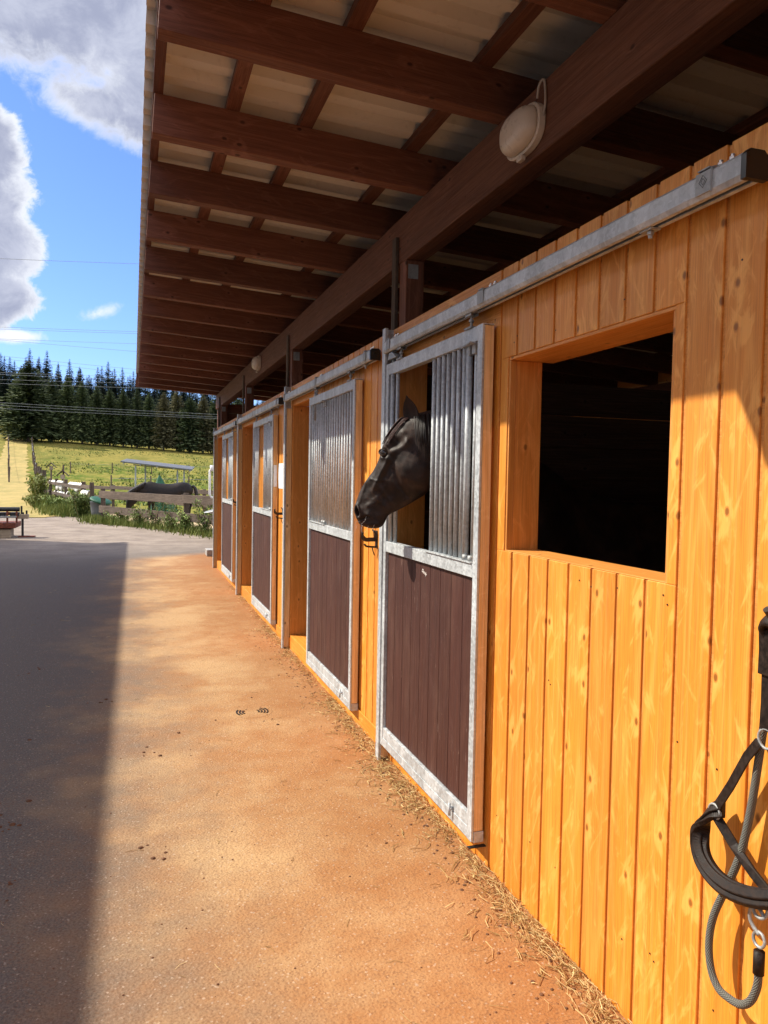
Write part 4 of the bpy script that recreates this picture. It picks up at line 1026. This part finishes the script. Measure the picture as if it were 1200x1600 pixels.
# ------------------------------------------------------------------ neighbouring barn (outside the frame, casts the yard shadow)
nb_ = thing('neighbour_barn', 'large plain barn across the yard, left of the stable', 'barn', (-9, 5, 0))
XS = -5.3; ZE = (-.11-XS)*1.179; YE = 18.85+.62*ZE/1.179
MB().box(-16, XS-.4, -30, YE-.35, 0, ZE-.05).build('wall', 'barn_render', nb_)
MB().prism([(-10.7, ZE+2.4), (XS, ZE-.12), (XS, ZE), (-10.7, ZE+2.55), (-16.5, ZE), (-16.5, ZE-.12)], 'y', -31, YE).build('roof', 'barn_roof', nb_)
for y in (-8, -2, 4, 10): MB().box(XS-.39, XS-.36, y, y+1.6, 1.6, 2.8).build('window', 'black_plastic', nb_, bevel=.01)

# ------------------------------------------------------------------ things beyond the yard
def post_rail_fence(name, label, pts, h, rails, m, rail_h=.17, pw=.12, extra=None, skip_last=False):
    f = thing(name, label, 'fence', (pts[0][0], pts[0][1], gz(*pts[0][:2])))
    for (x, y) in pts:
        z = gz(x, y); a = rnd.uniform(-.03, .03); M = Matrix.Translation((x, y, z)) @ Matrix.Rotation(a, 4, 'Y')
        MB().box(-pw/2, pw/2, -pw/2, pw/2, -.1, h+rnd.uniform(-.03, .06), M=M).build('fence_post', m, f, bevel=.012)
    for (p, q) in zip(pts[:-1], pts[1:]):
        p = Vector((p[0], p[1], gz(*p))); q = Vector((q[0], q[1], gz(*q))); d = (q-p); L = d.length; ang = math.atan2(d.y, d.x)
        for zr_ in rails:
            M = Matrix.Translation(p+Vector((0, 0, zr_+rnd.uniform(-.02, .02)))) @ Matrix.Rotation(ang, 4, 'Z') @ Matrix.Rotation(-math.asin(d.z/L)+rnd.uniform(-.006, .006), 4, 'Y')
            MB().box(-.08, L+.08, -.09-pw/2+.03, -.045-pw/2+.03, -rail_h/2, rail_h/2, M=M).build('fence_rail', m, f, bevel=.006)
    return f
fA = post_rail_fence('paddock_fence', 'near weathered plank fence in front of the grazing horse', [(-.95, 27.4), (1.45, 22.3), (3.6, 17.9), (6.0, 13.6)], 1.12, [.93, .42], 'weathered_rail', .24, .15)
post_rail_fence('paddock_fence', 'farther wooden rail fence behind the grazing horse', [(-2.75, 42.5), (-.9, 38), (.9, 33.6), (2.6, 29.5), (4.3, 25.5)], 1.12, [.98, .5], 'weathered_rail', .16, .13)
# fleece-covered fence section by the path
fw_ = post_rail_fence('path_fence', 'crooked path-side rail fence with white cloth hung over it', [(-4.55, 47.5), (-3.75, 42.5), (-2.9, 37.6), (-1.85, 32.6), (-1.45, 30.6)], 1.30, [1.10, .60], 'weathered_rail', .14, .15)
b = MB()
def drape(p, q, z, drop, n=14, seed=0):
    p = Vector(p); q = Vector(q)
    def fn(i, j):
        s_ = p.lerp(q, i); a = (j-.5)*2; w_ = .11
        sag = .06*math.sin(i*math.pi*2.3+seed)+.04*math.sin(i*17+seed*3)
        return (s_.x + w_*math.sin(max(-1, min(1, a*1.6)))*.8, s_.y, gz(s_.x, s_.y)+z - abs(a)**1.5*(drop+sag) + .02*math.sin(i*40+j*9))
    b.grid(n, 9, fn)
drape((-4.5, 47.2), (-3.8, 43), 1.22, .20); drape((-3.7, 42.3), (-3.2, 39.5), 1.23, .42, seed=1); drape((-3.0, 38.5), (-2.8, 37.2), .78, .25, seed=2); drape((-2.7, 36.5), (-1.95, 33.0), 1.22, .30, seed=3); drape((-3.9, 43.5), (-3.0, 38.8), .70, .14, seed=5); drape((-1.9, 32.4), (-1.6, 31.4), .95, .18, seed=6)
o = b.build('white_cloth', 'white_cloth', smooth=True); o.modifiers.new('s', 'SOLIDIFY').thickness = .015
tag(o, 'long white cloth hanging over the rails of the path-side fence', 'cloth')
# line of thin posts along the path up to the wood
f = thing('post_row_fence', 'long row of thin posts running up the right side of the sandy path', 'fence', (-5, 50, gz(-5, 50)))
y = 50.0; k = 0
while y < 185:
    x = -.090*y - .15 - .018*(y-50)*.9; x = -5.0 + (y-50)*(-.1225); z = gz(x, y)
    M = Matrix.Translation((x+rnd.uniform(-.1, .1), y, z)) @ Matrix.Rotation(rnd.uniform(-.08, .08), 4, 'Y')
    MB().tube([(0, 0, -.1), (0, 0, rnd.uniform(1.5, 1.8))], .085, 8).build('fence_post', 'weathered_rail', f)
    for p_ in KIDS.get('x', []): pass
    f.children and None
    o = COL.objects[-1]; o.parent = f; o.matrix_parent_inverse = Matrix.Identity(4); o.matrix_world = Matrix.Identity(4)
    me = o.data; me.transform(Matrix.Translation(-f.location) @ M); o.matrix_basis = Matrix.Identity(4)
    y += 4.2; k += 1
pts = [(-5.0+(y-50)*(-.1225), y) for y in frange(50, 185, 34)]
for zz in (1.3, .8): MB().tube([(x, y, gz(x, y)+zz) for x, y in pts], .018, 5).build('fence_wire', 'wire_metal', f)
f = thing('post_row_fence', 'short row of thin posts on the far left side of the sandy path', 'fence', (-12.5, 86, gz(-12.5, 86)))
pts = [(-.142*y+.1, y) for y in frange(84, 180, 24)]
for x, y in pts:
    MB().tube([(x, y, gz(x, y)-.1), (x+rnd.uniform(-.08, .08), y, gz(x, y)+rnd.uniform(1.3, 1.6))], .08, 8).build('fence_post', 'weathered_rail', f)
MB().tube([(x, y, gz(x, y)+1.2) for x, y in pts], .018, 5).build('fence_wire', 'wire_metal', f)
f = thing('meadow_fence', 'sparse thin posts with wire crossing the far meadow', 'fence', (-10, 112, gz(-10, 112)))
pts = [(x, 112+.25*x) for x in frange(-8.0, 34, 9)]
for x, y in pts: MB().tube([(x, y, gz(x, y)-.1), (x, y, gz(x, y)+1.5)], .07, 6).build('fence_post', 'weathered_rail', f)
MB().tube([(x, y, gz(x, y)+1.2) for x, y in pts], .012, 4).build('fence_wire', 'wire_metal', f)
f = thing('meadow_fence', 'low thin posts with wire close behind the small shelter', 'fence', (-3, 62, gz(-3, 62)))
pts = [(x, 62+.1*x) for x in frange(-1.6, 13, 6)]
for x, y in pts: MB().tube([(x, y, gz(x, y)-.1), (x, y, gz(x, y)+1.45)], .055, 6).build('fence_post', 'weathered_rail', f)
MB().tube([(x, y, gz(x, y)+1.2) for x, y in pts], .012, 4).build('fence_wire', 'wire_metal', f)

# nest boxes on poles
def nestbox(px, ytop, d, label, s=1.0):
    r_ = ray(px, ytop); r_ = r_/r_.y; x = r_.x*d; zt = EYE+r_.z*d; z0 = gz(x, d)
    t_ = thing('bird_house', label, 'bird house', (x, d, z0), 'bird houses by the path')
    MB().tube([(x, d, z0), (x, d, zt-.30*s)], .045, 8).build('pole', 'weathered_rail', t_)
    MB().box(x-.09*s, x+.09*s, d-.10, d+.10, zt-.36*s, zt-.16*s).build('house_body', 'pale_post', t_, bevel=.01)
    MB().prism([(x-.26*s, zt-.24*s), (x, zt), (x+.26*s, zt-.24*s), (x+.26*s, zt-.20*s), (x, zt+.05*s), (x-.26*s, zt-.20*s)], 'y', d-.2, d+.2).build('house_roof', 'nest_box', t_)
    return t_
nestbox(80, 724, 46, 'left bird house with a dark gable roof on a tall pole by the path')
t_ = nestbox(98, 736, 42.5, 'right, lower bird house with a dark roof behind the white cloth fence', 1.15)
r_ = ray(99, 726); r_ /= r_.y; MB().box(r_.x*42.6-.04, r_.x*42.6+.04, 42.58, 42.66, 1.5, EYE+r_.z*42.6).build('spike', 'weathered_rail', t_)

# shelter in the meadow
sd = thing('field_shelter', 'open shelter with a flat tilted grey roof on thin legs in the meadow', 'shelter', (2.3, 70, gz(2.3, 70)))
Ms = Matrix.Translation((2.25, 70, 2.55)) @ Matrix.Rotation(R(5.0), 4, 'Y') @ Matrix.Rotation(R(6), 4, 'X') @ Matrix.Rotation(R(-8), 4, 'Z')
MB().box(-3.1, 2.9, -1.6, 1.6, -.05, .05, M=Ms).build('roof', 'panel_roof', sd)
b = MB()
for k in range(5): b.box(-2.9+k*1.4, -2.8+k*1.4, -1.62, 1.62, -.14, -.052, M=Ms)
b.build('roof_frame', 'galvanised_dull', sd)
for (x, y) in ((.55-.35, 68.9), (1.05, 71.1), (3.7, 68.9), (4.4, 71.1)): MB().tube([(x, y, 0), (x, y, 2.36+(y-70)*.12-(x-2.2)*.085)], .07, 8).build('leg', 'galvanised_dull', sd)
MB().box(.0, 4.6, 70.9, 71.0, -.05, .05, M=Matrix.Translation((0, 0, 2.50)) @ Matrix.Rotation(R(4.6), 4, 'Y')).build('cross_bar', 'galvanised_dull', sd)

# green pointed canvas
d = 33.0; r_ = ray(249, 742); r_ /= r_.y; x = r_.x*d; zt = EYE+r_.z*d
b = MB(); n_ = 18; vs_ = []
for i in range(9):
    t__ = i/8
    for k in range(n_):
        a = 2*math.pi*k/n_; rr = (.02+.62*t__**.9)*(1+.12*math.cos(a*5)); vs_.append((x+.10*t__+rr*math.cos(a), d+rr*math.sin(a), zt*(1-t__)))
b.add(vs_, [(i*n_+k, i*n_+(k+1) % n_, (i+1)*n_+(k+1) % n_, (i+1)*n_+k) for i in range(8) for k in range(n_)])
tag(b.build('pointed_canvas', 'green_tarp', smooth=True), 'dark green pointed canvas cover standing behind the grazing horse', 'canvas')

# green-lidded tub beside the first fence post
tb = thing('feed_tub', 'grey tub with a tilted green lid beside the fence post at the yard edge', 'tub', (-1.2, 28.4, 0))
b = MB(); n_ = 20; vs_ = []
for i, (rr, z) in enumerate(((.40, 0), (.44, .3), (.48, .62), (.50, .63), (.46, .60))):
    for k in range(n_): a = 2*math.pi*k/n_; vs_.append((-1.10+rr*.72*math.cos(a), 28.6+rr*.72*math.sin(a), z))
b.add(vs_, [(i*n_+k, i*n_+(k+1) % n_, (i+1)*n_+(k+1) % n_, (i+1)*n_+k) for i in range(4) for k in range(n_)]+[tuple(range(n_))]); b.build('tub', 'grey_tub', tb, smooth=True)
b = MB(); M = Matrix.Translation((-1.08, 28.5, .68)) @ Matrix.Rotation(R(14), 4, 'Y') @ Matrix.Rotation(R(12), 4, 'X'); vs_ = []
for rr, z in ((.37, -.04), (.38, .0), (.35, .03), (.2, .05), (.01, .05)):
    for k in range(n_): a = 2*math.pi*k/n_; vs_.append(M @ Vector((rr*math.cos(a), rr*math.sin(a), z)))
b.add(vs_, [(i*n_+k, i*n_+(k+1) % n_, (i+1)*n_+(k+1) % n_, (i+1)*n_+k) for i in range(4) for k in range(n_)]+[tuple(range(n_))]); b.build('lid', 'green_plastic', tb, smooth=True)

# white bent pipe and grey drum by the stable corner
wp = []
for px, py in ((340, 733), (331, 732), (327.5, 735), (327.5, 772), (330, 776), (340, 777)):
    r_ = ray(px, py); r_ /= r_.x; wp.append(Vector((1.95*r_.x, 1.95*r_.y, 0)))
dW = 19.0
def at(px, py, d): r_ = ray(px, py); r_ /= r_.y; return Vector((r_.x*d, d, EYE+r_.z*d))
wh = thing('pipe_frame', 'white bent pipe frame showing past the far corner of the stable', 'pipe frame', (2.2, dW, 0))
MB().tube([at(350, 733, dW), at(331, 732, dW), at(328, 735, dW), at(327.5, 772, dW), at(330, 777, dW), at(350, 778, dW)], .028, 10).build('pipe', 'white_paint', wh, smooth=True)
MB().tube([at(332, 727, dW), at(332, 736, dW)], .06, 10).build('fitting', 'white_paint', wh, smooth=True)
p0 = at(349, 735, dW); MB().tube([(p0.x, dW, 0), (p0.x, dW, 2.0)], .028, 10).build('pipe', 'white_paint', wh, smooth=True)
q = at(343, 792, 18.6)
b = MB(); vs_ = []
for i, (rr, z) in enumerate(((.06, .62), (.16, .72), (.26, .78), (.36, .82), (.37, .81))):
    for k in range(n_): a = 2*math.pi*k/n_; vs_.append((q.x+rr*math.cos(a), q.y+rr*math.sin(a), z+.25*(rr*math.cos(a))))
b.add(vs_, [(i*n_+k, i*n_+(k+1) % n_, (i+1)*n_+(k+1) % n_, (i+1)*n_+k) for i in range(4) for k in range(n_)])
b.tube([(q.x, q.y, 0), (q.x, q.y, .66)], .05, 8)
tag(b.build('metal_basin', 'galvanised_dull', smooth=True), 'shallow grey metal basin on a stand, just past the stable corner', 'basin')

# implement at the left edge
im = thing('field_implement', 'rusty farm implement with a black top bar on timber blocks at the left edge', 'farm implement', (-3.3, 20.8, 0))
y0 = 20.5
def lx(px, d=20.5): return at(px, 820, d).x
zt_ = lambda py, d=20.5: at(20, py, d).z
MB().box(-6.2, lx(17), y0-.05, y0+.5, 0, zt_(827)).build('timber_block', 'pale_post', im, bevel=.01)
MB().box(-6.2, lx(25), y0-.12, y0+.9, zt_(825), zt_(817)).build('base_beam', 'rust_red', im, bevel=.01)
MB().tube([(-6.2, y0+.1, zt_(796)), (lx(30), y0+.1, zt_(796))], .055, 12).build('top_bar', 'black_plastic', im)
MB().box(-6.2, lx(26), y0-.06, y0-.02, zt_(808.5), zt_(806)).build('cross_bar', 'galvanised_dull', im)
MB().box(-6.2, lx(27), y0+.3, y0+.36, zt_(806), zt_(801)).build('cross_bar', 'rust_red', im)
for k in range(14):
    x = lx(26)-.13*k*1.6
    MB().box(x-.02, x+.02, y0-.02, y0+.03, zt_(817), zt_(799)).build('tine', 'rust_red', im)
for k in range(10):
    x = lx(22)-.3*k
    MB().box(x-.10, x+.10, y0+.05, y0+.28, zt_(807), zt_(801)).build('weight_plate', 'dark_metal', im, bevel=.01)
MB().box(lx(26), lx(43), y0+.1, y0+.32, zt_(811), zt_(804)).build('draw_beam', 'pale_post', im, bevel=.01)
for px, a, c in ((32, 805, 791), (40, 804, 798), (34.5, 804, 801)): MB().box(lx(px)-.02, lx(px)+.02, y0+.18, y0+.22, zt_(a), zt_(c)).build('peg', 'dark_metal', im)
MB().box(lx(33.5)-.025, lx(33.5)+.025, y0+.18, y0+.23, .02, zt_(811)).build('prop_stand', 'dark_metal', im)
MB().box(lx(27), lx(53), y0+.1, y0+.32, .003, .03).build('foot_plate', 'rust_red', im)

# power lines
wires = [((404, 412), 60, 'topmost thin power line crossing the blue sky, well above the others'), ((511, 518), 75, 'upper line of the pair just above the distant treetops'), ((514, 521), 75, 'lower line of the pair just above the distant treetops'),
         ((529.5, 537), 80, 'power line brushing the highest treetops'), ((531, 549), 85, 'power line that slants down across the treetops'), ((556, 577), 85, 'power line across the dark back row of firs, the upper of two'), ((560, 584), 85, 'power line across the dark back row of firs, the lower of two'),
         ((582, 589), 90, 'first power line of the bundle over the front firs'), ((585, 593.5), 90, 'second power line of the bundle over the front firs'), ((593, 599), 90, 'third power line of the bundle over the front firs'), ((599, 606), 90, 'lowest power line of the bundle over the front firs'),
         ((629, 641), 95, 'top one of the three low power lines over the firs'), ((633, 645), 95, 'middle one of the three low power lines over the firs'), ((638, 648.5), 95, 'bottom one of the three low power lines over the firs')]
for (ya, yb), d, lab in wires:
    a = at(0, ya, d); c = at(210, yb, d); L = c-a; pts = []
    for k in range(41):
        t__ = -2.2 + 5.4*k/40; q = a+L*t__; sag = .10*((t__-.5)**2-.25)*.6; pts.append((q.x, q.y, q.z+sag))
    tag(MB().tube(pts, .014, 5).build('power_line', 'wire_metal'), lab, 'power line', 'power lines across the view')

# ------------------------------------------------------------------ trees
def spruce(seed, h, rad, m='spruce', bare=.05, dens=1.0, shape=1.25):
    r = random.Random(seed); b = MB()
    z = h*bare
    while z < h*.985:
        t__ = (z/h-bare)/(1-bare); Rr = rad*(1-t__**shape)**.9*(.75+.25*min(1, t__*7+.3))
        nb_k = max(4, int((5+9*(1-t__))*dens))
        a0 = r.uniform(0, 6.28)
        for k in range(nb_k):
            a = a0 + 2*math.pi*k/nb_k + r.uniform(-.35, .35); L = Rr*r.uniform(.62, 1.12)+.12; dr_ = L*r.uniform(.12, .42)*(1-t__*.9)
            ca, sa = math.cos(a), math.sin(a); steps = 2 if L > rad*.35 else 1; pid = r.random()**1.0
            prev = (0.15*L, .0)
            for s_ in range(steps+2):
                f0 = (s_)/(steps+2); f1 = (s_+1.25)/(steps+2); w = L*.20*(1.25-f0)*r.uniform(.7, 1.3)+.05
                x0, x1 = L*f0, L*min(f1, 1.02); z0_ = z - dr_*f0*f0 + r.uniform(-.06, .06)*L*.5; z1_ = z - dr_*f1*f1 + L*.05*(f1 > .8)
                hz_ = w*r.uniform(.5, 1.1)
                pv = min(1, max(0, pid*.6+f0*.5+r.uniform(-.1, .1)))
                c0 = Vector((ca*x0, sa*x0, z0_)); c1 = Vector((ca*x1, sa*x1, z1_)); sdv = Vector((-sa, ca, 0))
                mdl = (c0+c1)/2
                b.add([c0, mdl+sdv*w-Vector((0, 0, hz_*.6)), c1, mdl-sdv*w-Vector((0, 0, hz_*.6))], [(0, 1, 2), (0, 2, 3)], pid=pv)
                if r.random() < .75: b.add([mdl+sdv*w*.3, c1, mdl-sdv*w*.2-Vector((0, 0, hz_*1.7)), c0], [(0, 1, 2), (0, 2, 3)], pid=pv*.8)
        z += h*.0215*r.uniform(.7, 1.25)*(1.15-.45*t__)
    b.add([(0, 0, h*1.0), (.10, .05, h*.93), (-.08, .07, h*.93), (0, -.1, h*.93)], [(0, 1, 2), (0, 2, 3), (0, 3, 1)], pid=.4)
    t_ = bpy.data.objects.new('fir_tree', None); COL.objects.link(t_)
    c = b.build('crown', m, None, fixn=False); c.parent = t_
    k = MB().tube([(0, 0, -.3), (0, 0, h*.5), (0, 0, h*.97)], [h*.014, h*.008, .02], 8).build('trunk', 'bark'); k.parent = t_
    kids(t_, c, k); return t_
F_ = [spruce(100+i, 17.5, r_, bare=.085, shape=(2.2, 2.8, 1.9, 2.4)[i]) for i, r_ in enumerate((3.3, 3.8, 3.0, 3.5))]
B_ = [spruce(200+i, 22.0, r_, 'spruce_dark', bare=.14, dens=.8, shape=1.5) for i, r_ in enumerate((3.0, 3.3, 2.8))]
usedp = set()
def put_tree(protos, i, x, y, s, sz, label, group, z=None):
    p = protos[i % len(protos)]
    if p.name in usedp: c = copy_tree(p)
    else: usedp.add(p.name); c = p
    c.location = (x, y, gz(x, y) if z is None else z); c.scale = (s, s, sz); c.rotation_euler = (0, 0, rnd.uniform(0, 6.28))
    tag(c, label, 'tree', group); return c
ORD = 'first second third fourth fifth sixth seventh eighth ninth tenth eleventh twelfth thirteenth fourteenth fifteenth sixteenth seventeenth eighteenth nineteenth twentieth twenty-first twenty-second twenty-third twenty-fourth twenty-fifth twenty-sixth twenty-seventh twenty-eighth twenty-ninth thirtieth'.split()
def az(x, y): return math.atan2(x, y)
AZ0, AZ1 = az(ray(0, 650).x, ray(0, 650).y), az(ray(334, 650).x, ray(334, 650).y)
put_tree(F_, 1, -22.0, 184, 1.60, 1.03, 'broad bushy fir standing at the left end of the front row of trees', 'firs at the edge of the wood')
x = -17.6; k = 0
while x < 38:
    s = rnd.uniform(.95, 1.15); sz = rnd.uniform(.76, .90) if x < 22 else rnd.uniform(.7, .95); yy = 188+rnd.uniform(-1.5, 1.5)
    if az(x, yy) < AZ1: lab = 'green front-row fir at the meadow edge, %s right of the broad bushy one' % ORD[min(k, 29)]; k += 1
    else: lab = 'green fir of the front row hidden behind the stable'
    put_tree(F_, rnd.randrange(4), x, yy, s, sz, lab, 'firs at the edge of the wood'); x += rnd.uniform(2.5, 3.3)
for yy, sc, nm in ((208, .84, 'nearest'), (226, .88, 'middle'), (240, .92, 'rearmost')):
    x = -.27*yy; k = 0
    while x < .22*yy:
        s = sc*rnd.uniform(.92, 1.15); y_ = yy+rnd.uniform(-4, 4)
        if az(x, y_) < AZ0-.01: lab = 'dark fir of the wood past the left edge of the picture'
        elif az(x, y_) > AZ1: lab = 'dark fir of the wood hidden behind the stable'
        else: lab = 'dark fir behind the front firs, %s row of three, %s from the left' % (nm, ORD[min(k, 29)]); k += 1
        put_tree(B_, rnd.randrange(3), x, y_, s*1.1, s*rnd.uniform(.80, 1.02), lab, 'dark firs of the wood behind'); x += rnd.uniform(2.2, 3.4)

# leafy shrubs and weeds
def shrub(name, label, cx_, cy_, rx, ry, h, n, m='leaf', ls=.05, group=None, stems=8, cat='shrub'):
    z0 = gz(cx_, cy_); t_ = thing(name, label, cat, (cx_, cy_, z0), group); b = MB(); r = rnd
    tips = [(r.gauss(0, .42), r.gauss(0, .42), r.uniform(.55, 1.0)) for _ in range(stems)]
    sb = MB()
    for (a, c, hh) in tips: sb.tube([(cx_+a*rx*.3, cy_+c*ry*.3, z0), (cx_+a*rx*.8, cy_+c*ry*.8, z0+h*hh*.6), (cx_+a*rx, cy_+c*ry, z0+h*hh)], .006, 4)
    for _ in range(n):
        a, c, hh = r.choice(tips); u_ = r.random()**.7
        px, py, pz = cx_+a*rx*u_+r.gauss(0, .13)*rx, cy_+c*ry*u_+r.gauss(0, .13)*ry, z0+max(.03, h*hh*u_+r.gauss(0, .05)*h)
        s_ = ls*r.uniform(.5, 1.3); q = Matrix.Rotation(r.uniform(0, 6.28), 3, 'Z') @ Matrix.Rotation(r.uniform(-1.1, 1.1), 3, 'X')
        P_ = Vector((px, py, pz)); b.add([P_+q @ Vector((0, -s_, 0)), P_+q @ Vector((s_*.45, 0, s_*.1)), P_+q @ Vector((0, s_, 0)), P_+q @ Vector((-s_*.45, 0, s_*.1))], [(0, 1, 2, 3)], pid=r.random()*.6+u_*.4)
    b.build('leaves', m, t_, fixn=False); sb.build('stems', 'dry_stem', t_, fixn=False)
    return t_
shrub('shrub', 'rounded leafy bush at the yard edge beside the green-lidded tub', -1.80, 29.6, .72, .7, 1.0, 2400, ls=.06)
shrub('shrub', 'bright green bush left of the rounded bush, by the path', -3.0, 33.6, .7, 1.0, .72, 1500, ls=.06)
shrub('shrub', 'tall reedy clump beside the path under the left bird house', -4.95, 45.5, .55, 1.6, 1.5, 1300, 'grass_blade', .13, stems=30)
shrub('shrub', 'pale weeds behind the white cloth fence by the path', -4.25, 39.0, .6, 2.0, .62, 1200, 'grass_blade', .09, stems=24)
wd = [(-.45, 26.0, .5, .45), (.1, 24.5, .7, .62), (.55, 23.6, .6, .95), (.95, 22.6, .6, .72), (1.35, 21.7, .6, .60), (1.75, 21.0, .5, .95), (2.15, 20.5, .5, .68), (2.7, 19.6, .6, .6), (3.3, 18.4, .6, .6)]
wl = ['small low weed nearest the first fence post', 'low green weed clump left of the tall flowering stem', 'tall weed with a flowering stem in front of the fence rails', 'bushy weed clump right of the tall flowering stem', 'low weed clump under the middle of the near fence', 'upright weed in front of the second fence post', 'leafy weed clump left of the stable corner', 'weed clump partly hidden by the stable corner', 'weed clump behind the stable corner']
for (x, y, r_, h), l_ in zip(wd, wl): shrub('weed_clump', l_, x+.12, y+.25, r_*.9, .5, h, 650, ls=.05, group='weeds along the paddock fence', stems=9, cat='weeds')
b = MB()
for _ in range(4200):
    y = 38+rnd.random()**.8*140; x = rnd.uniform(-.20, .14)*y
    if x < -4.6-(y-45)*.12 and y > 40: continue
    if mnoise.noise(Vector((x*.06, y*.03, 5))) + .3*mnoise.noise(Vector((x*.3, y*.12, 2))) < -.02: continue
    z = gz(x, y)
    if y < 44 and x < 3 and x < -3.4: continue
    for k in range(2):
        h = rnd.uniform(.10, .30); w = rnd.uniform(.05, .14); a = rnd.uniform(0, 3.14); xx = x+rnd.gauss(0, .15); yy = y+rnd.gauss(0, .15)
        b.add([(xx-w*math.cos(a), yy-w*math.sin(a), z-.02), (xx+w*math.cos(a), yy+w*math.sin(a), z-.02), (xx+rnd.gauss(0, .08), yy+rnd.gauss(0, .08), z+h)], [(0, 1, 2)], pid=rnd.random())
tag(b.build('meadow_tufts', 'grass_blade', fixn=False), 'rough grass tufts scattered over the far meadow', 'grass', kind='stuff')
# grass verge
b = MB()
def verge(poly, n, hmin, hmax, wv=.012):
    for _ in range(n):
        k = rnd.randrange(len(poly)-1); t__ = rnd.random(); p = Vector(poly[k]).lerp(Vector(poly[k+1]), t__); x, y = p.x+rnd.gauss(0, .28), p.y+rnd.gauss(.1, .35)
        z = gz(x, y); h = rnd.uniform(hmin, hmax); a = rnd.uniform(0, 6.28); w = wv*rnd.uniform(.6, 1.6); lx_, ly_ = rnd.gauss(0, .3)*h, rnd.gauss(0, .3)*h
        b.add([(x-w*math.cos(a), y-w*math.sin(a), z), (x+w*math.cos(a), y+w*math.sin(a), z), (x+lx_, y+ly_, z+h)], [(0, 1, 2)], pid=rnd.random())
verge([(-1.2, 28.0), (-.95, 26.5), (.9, 23.5), (2.05, 20.6), (3.6, 17.6), (6, 14.8)], 7000, .06, .28)
verge([(-1.6, 30.4), (-2.6, 31.2), (-3.4, 36), (-4.6, 44), (-5.4, 52), (-7.5, 70)], 8000, .1, .55, .016)
tag(b.build('verge_grass', 'grass_blade', fixn=False), 'uncut grass along the paddock fence and the path', 'grass', kind='stuff')
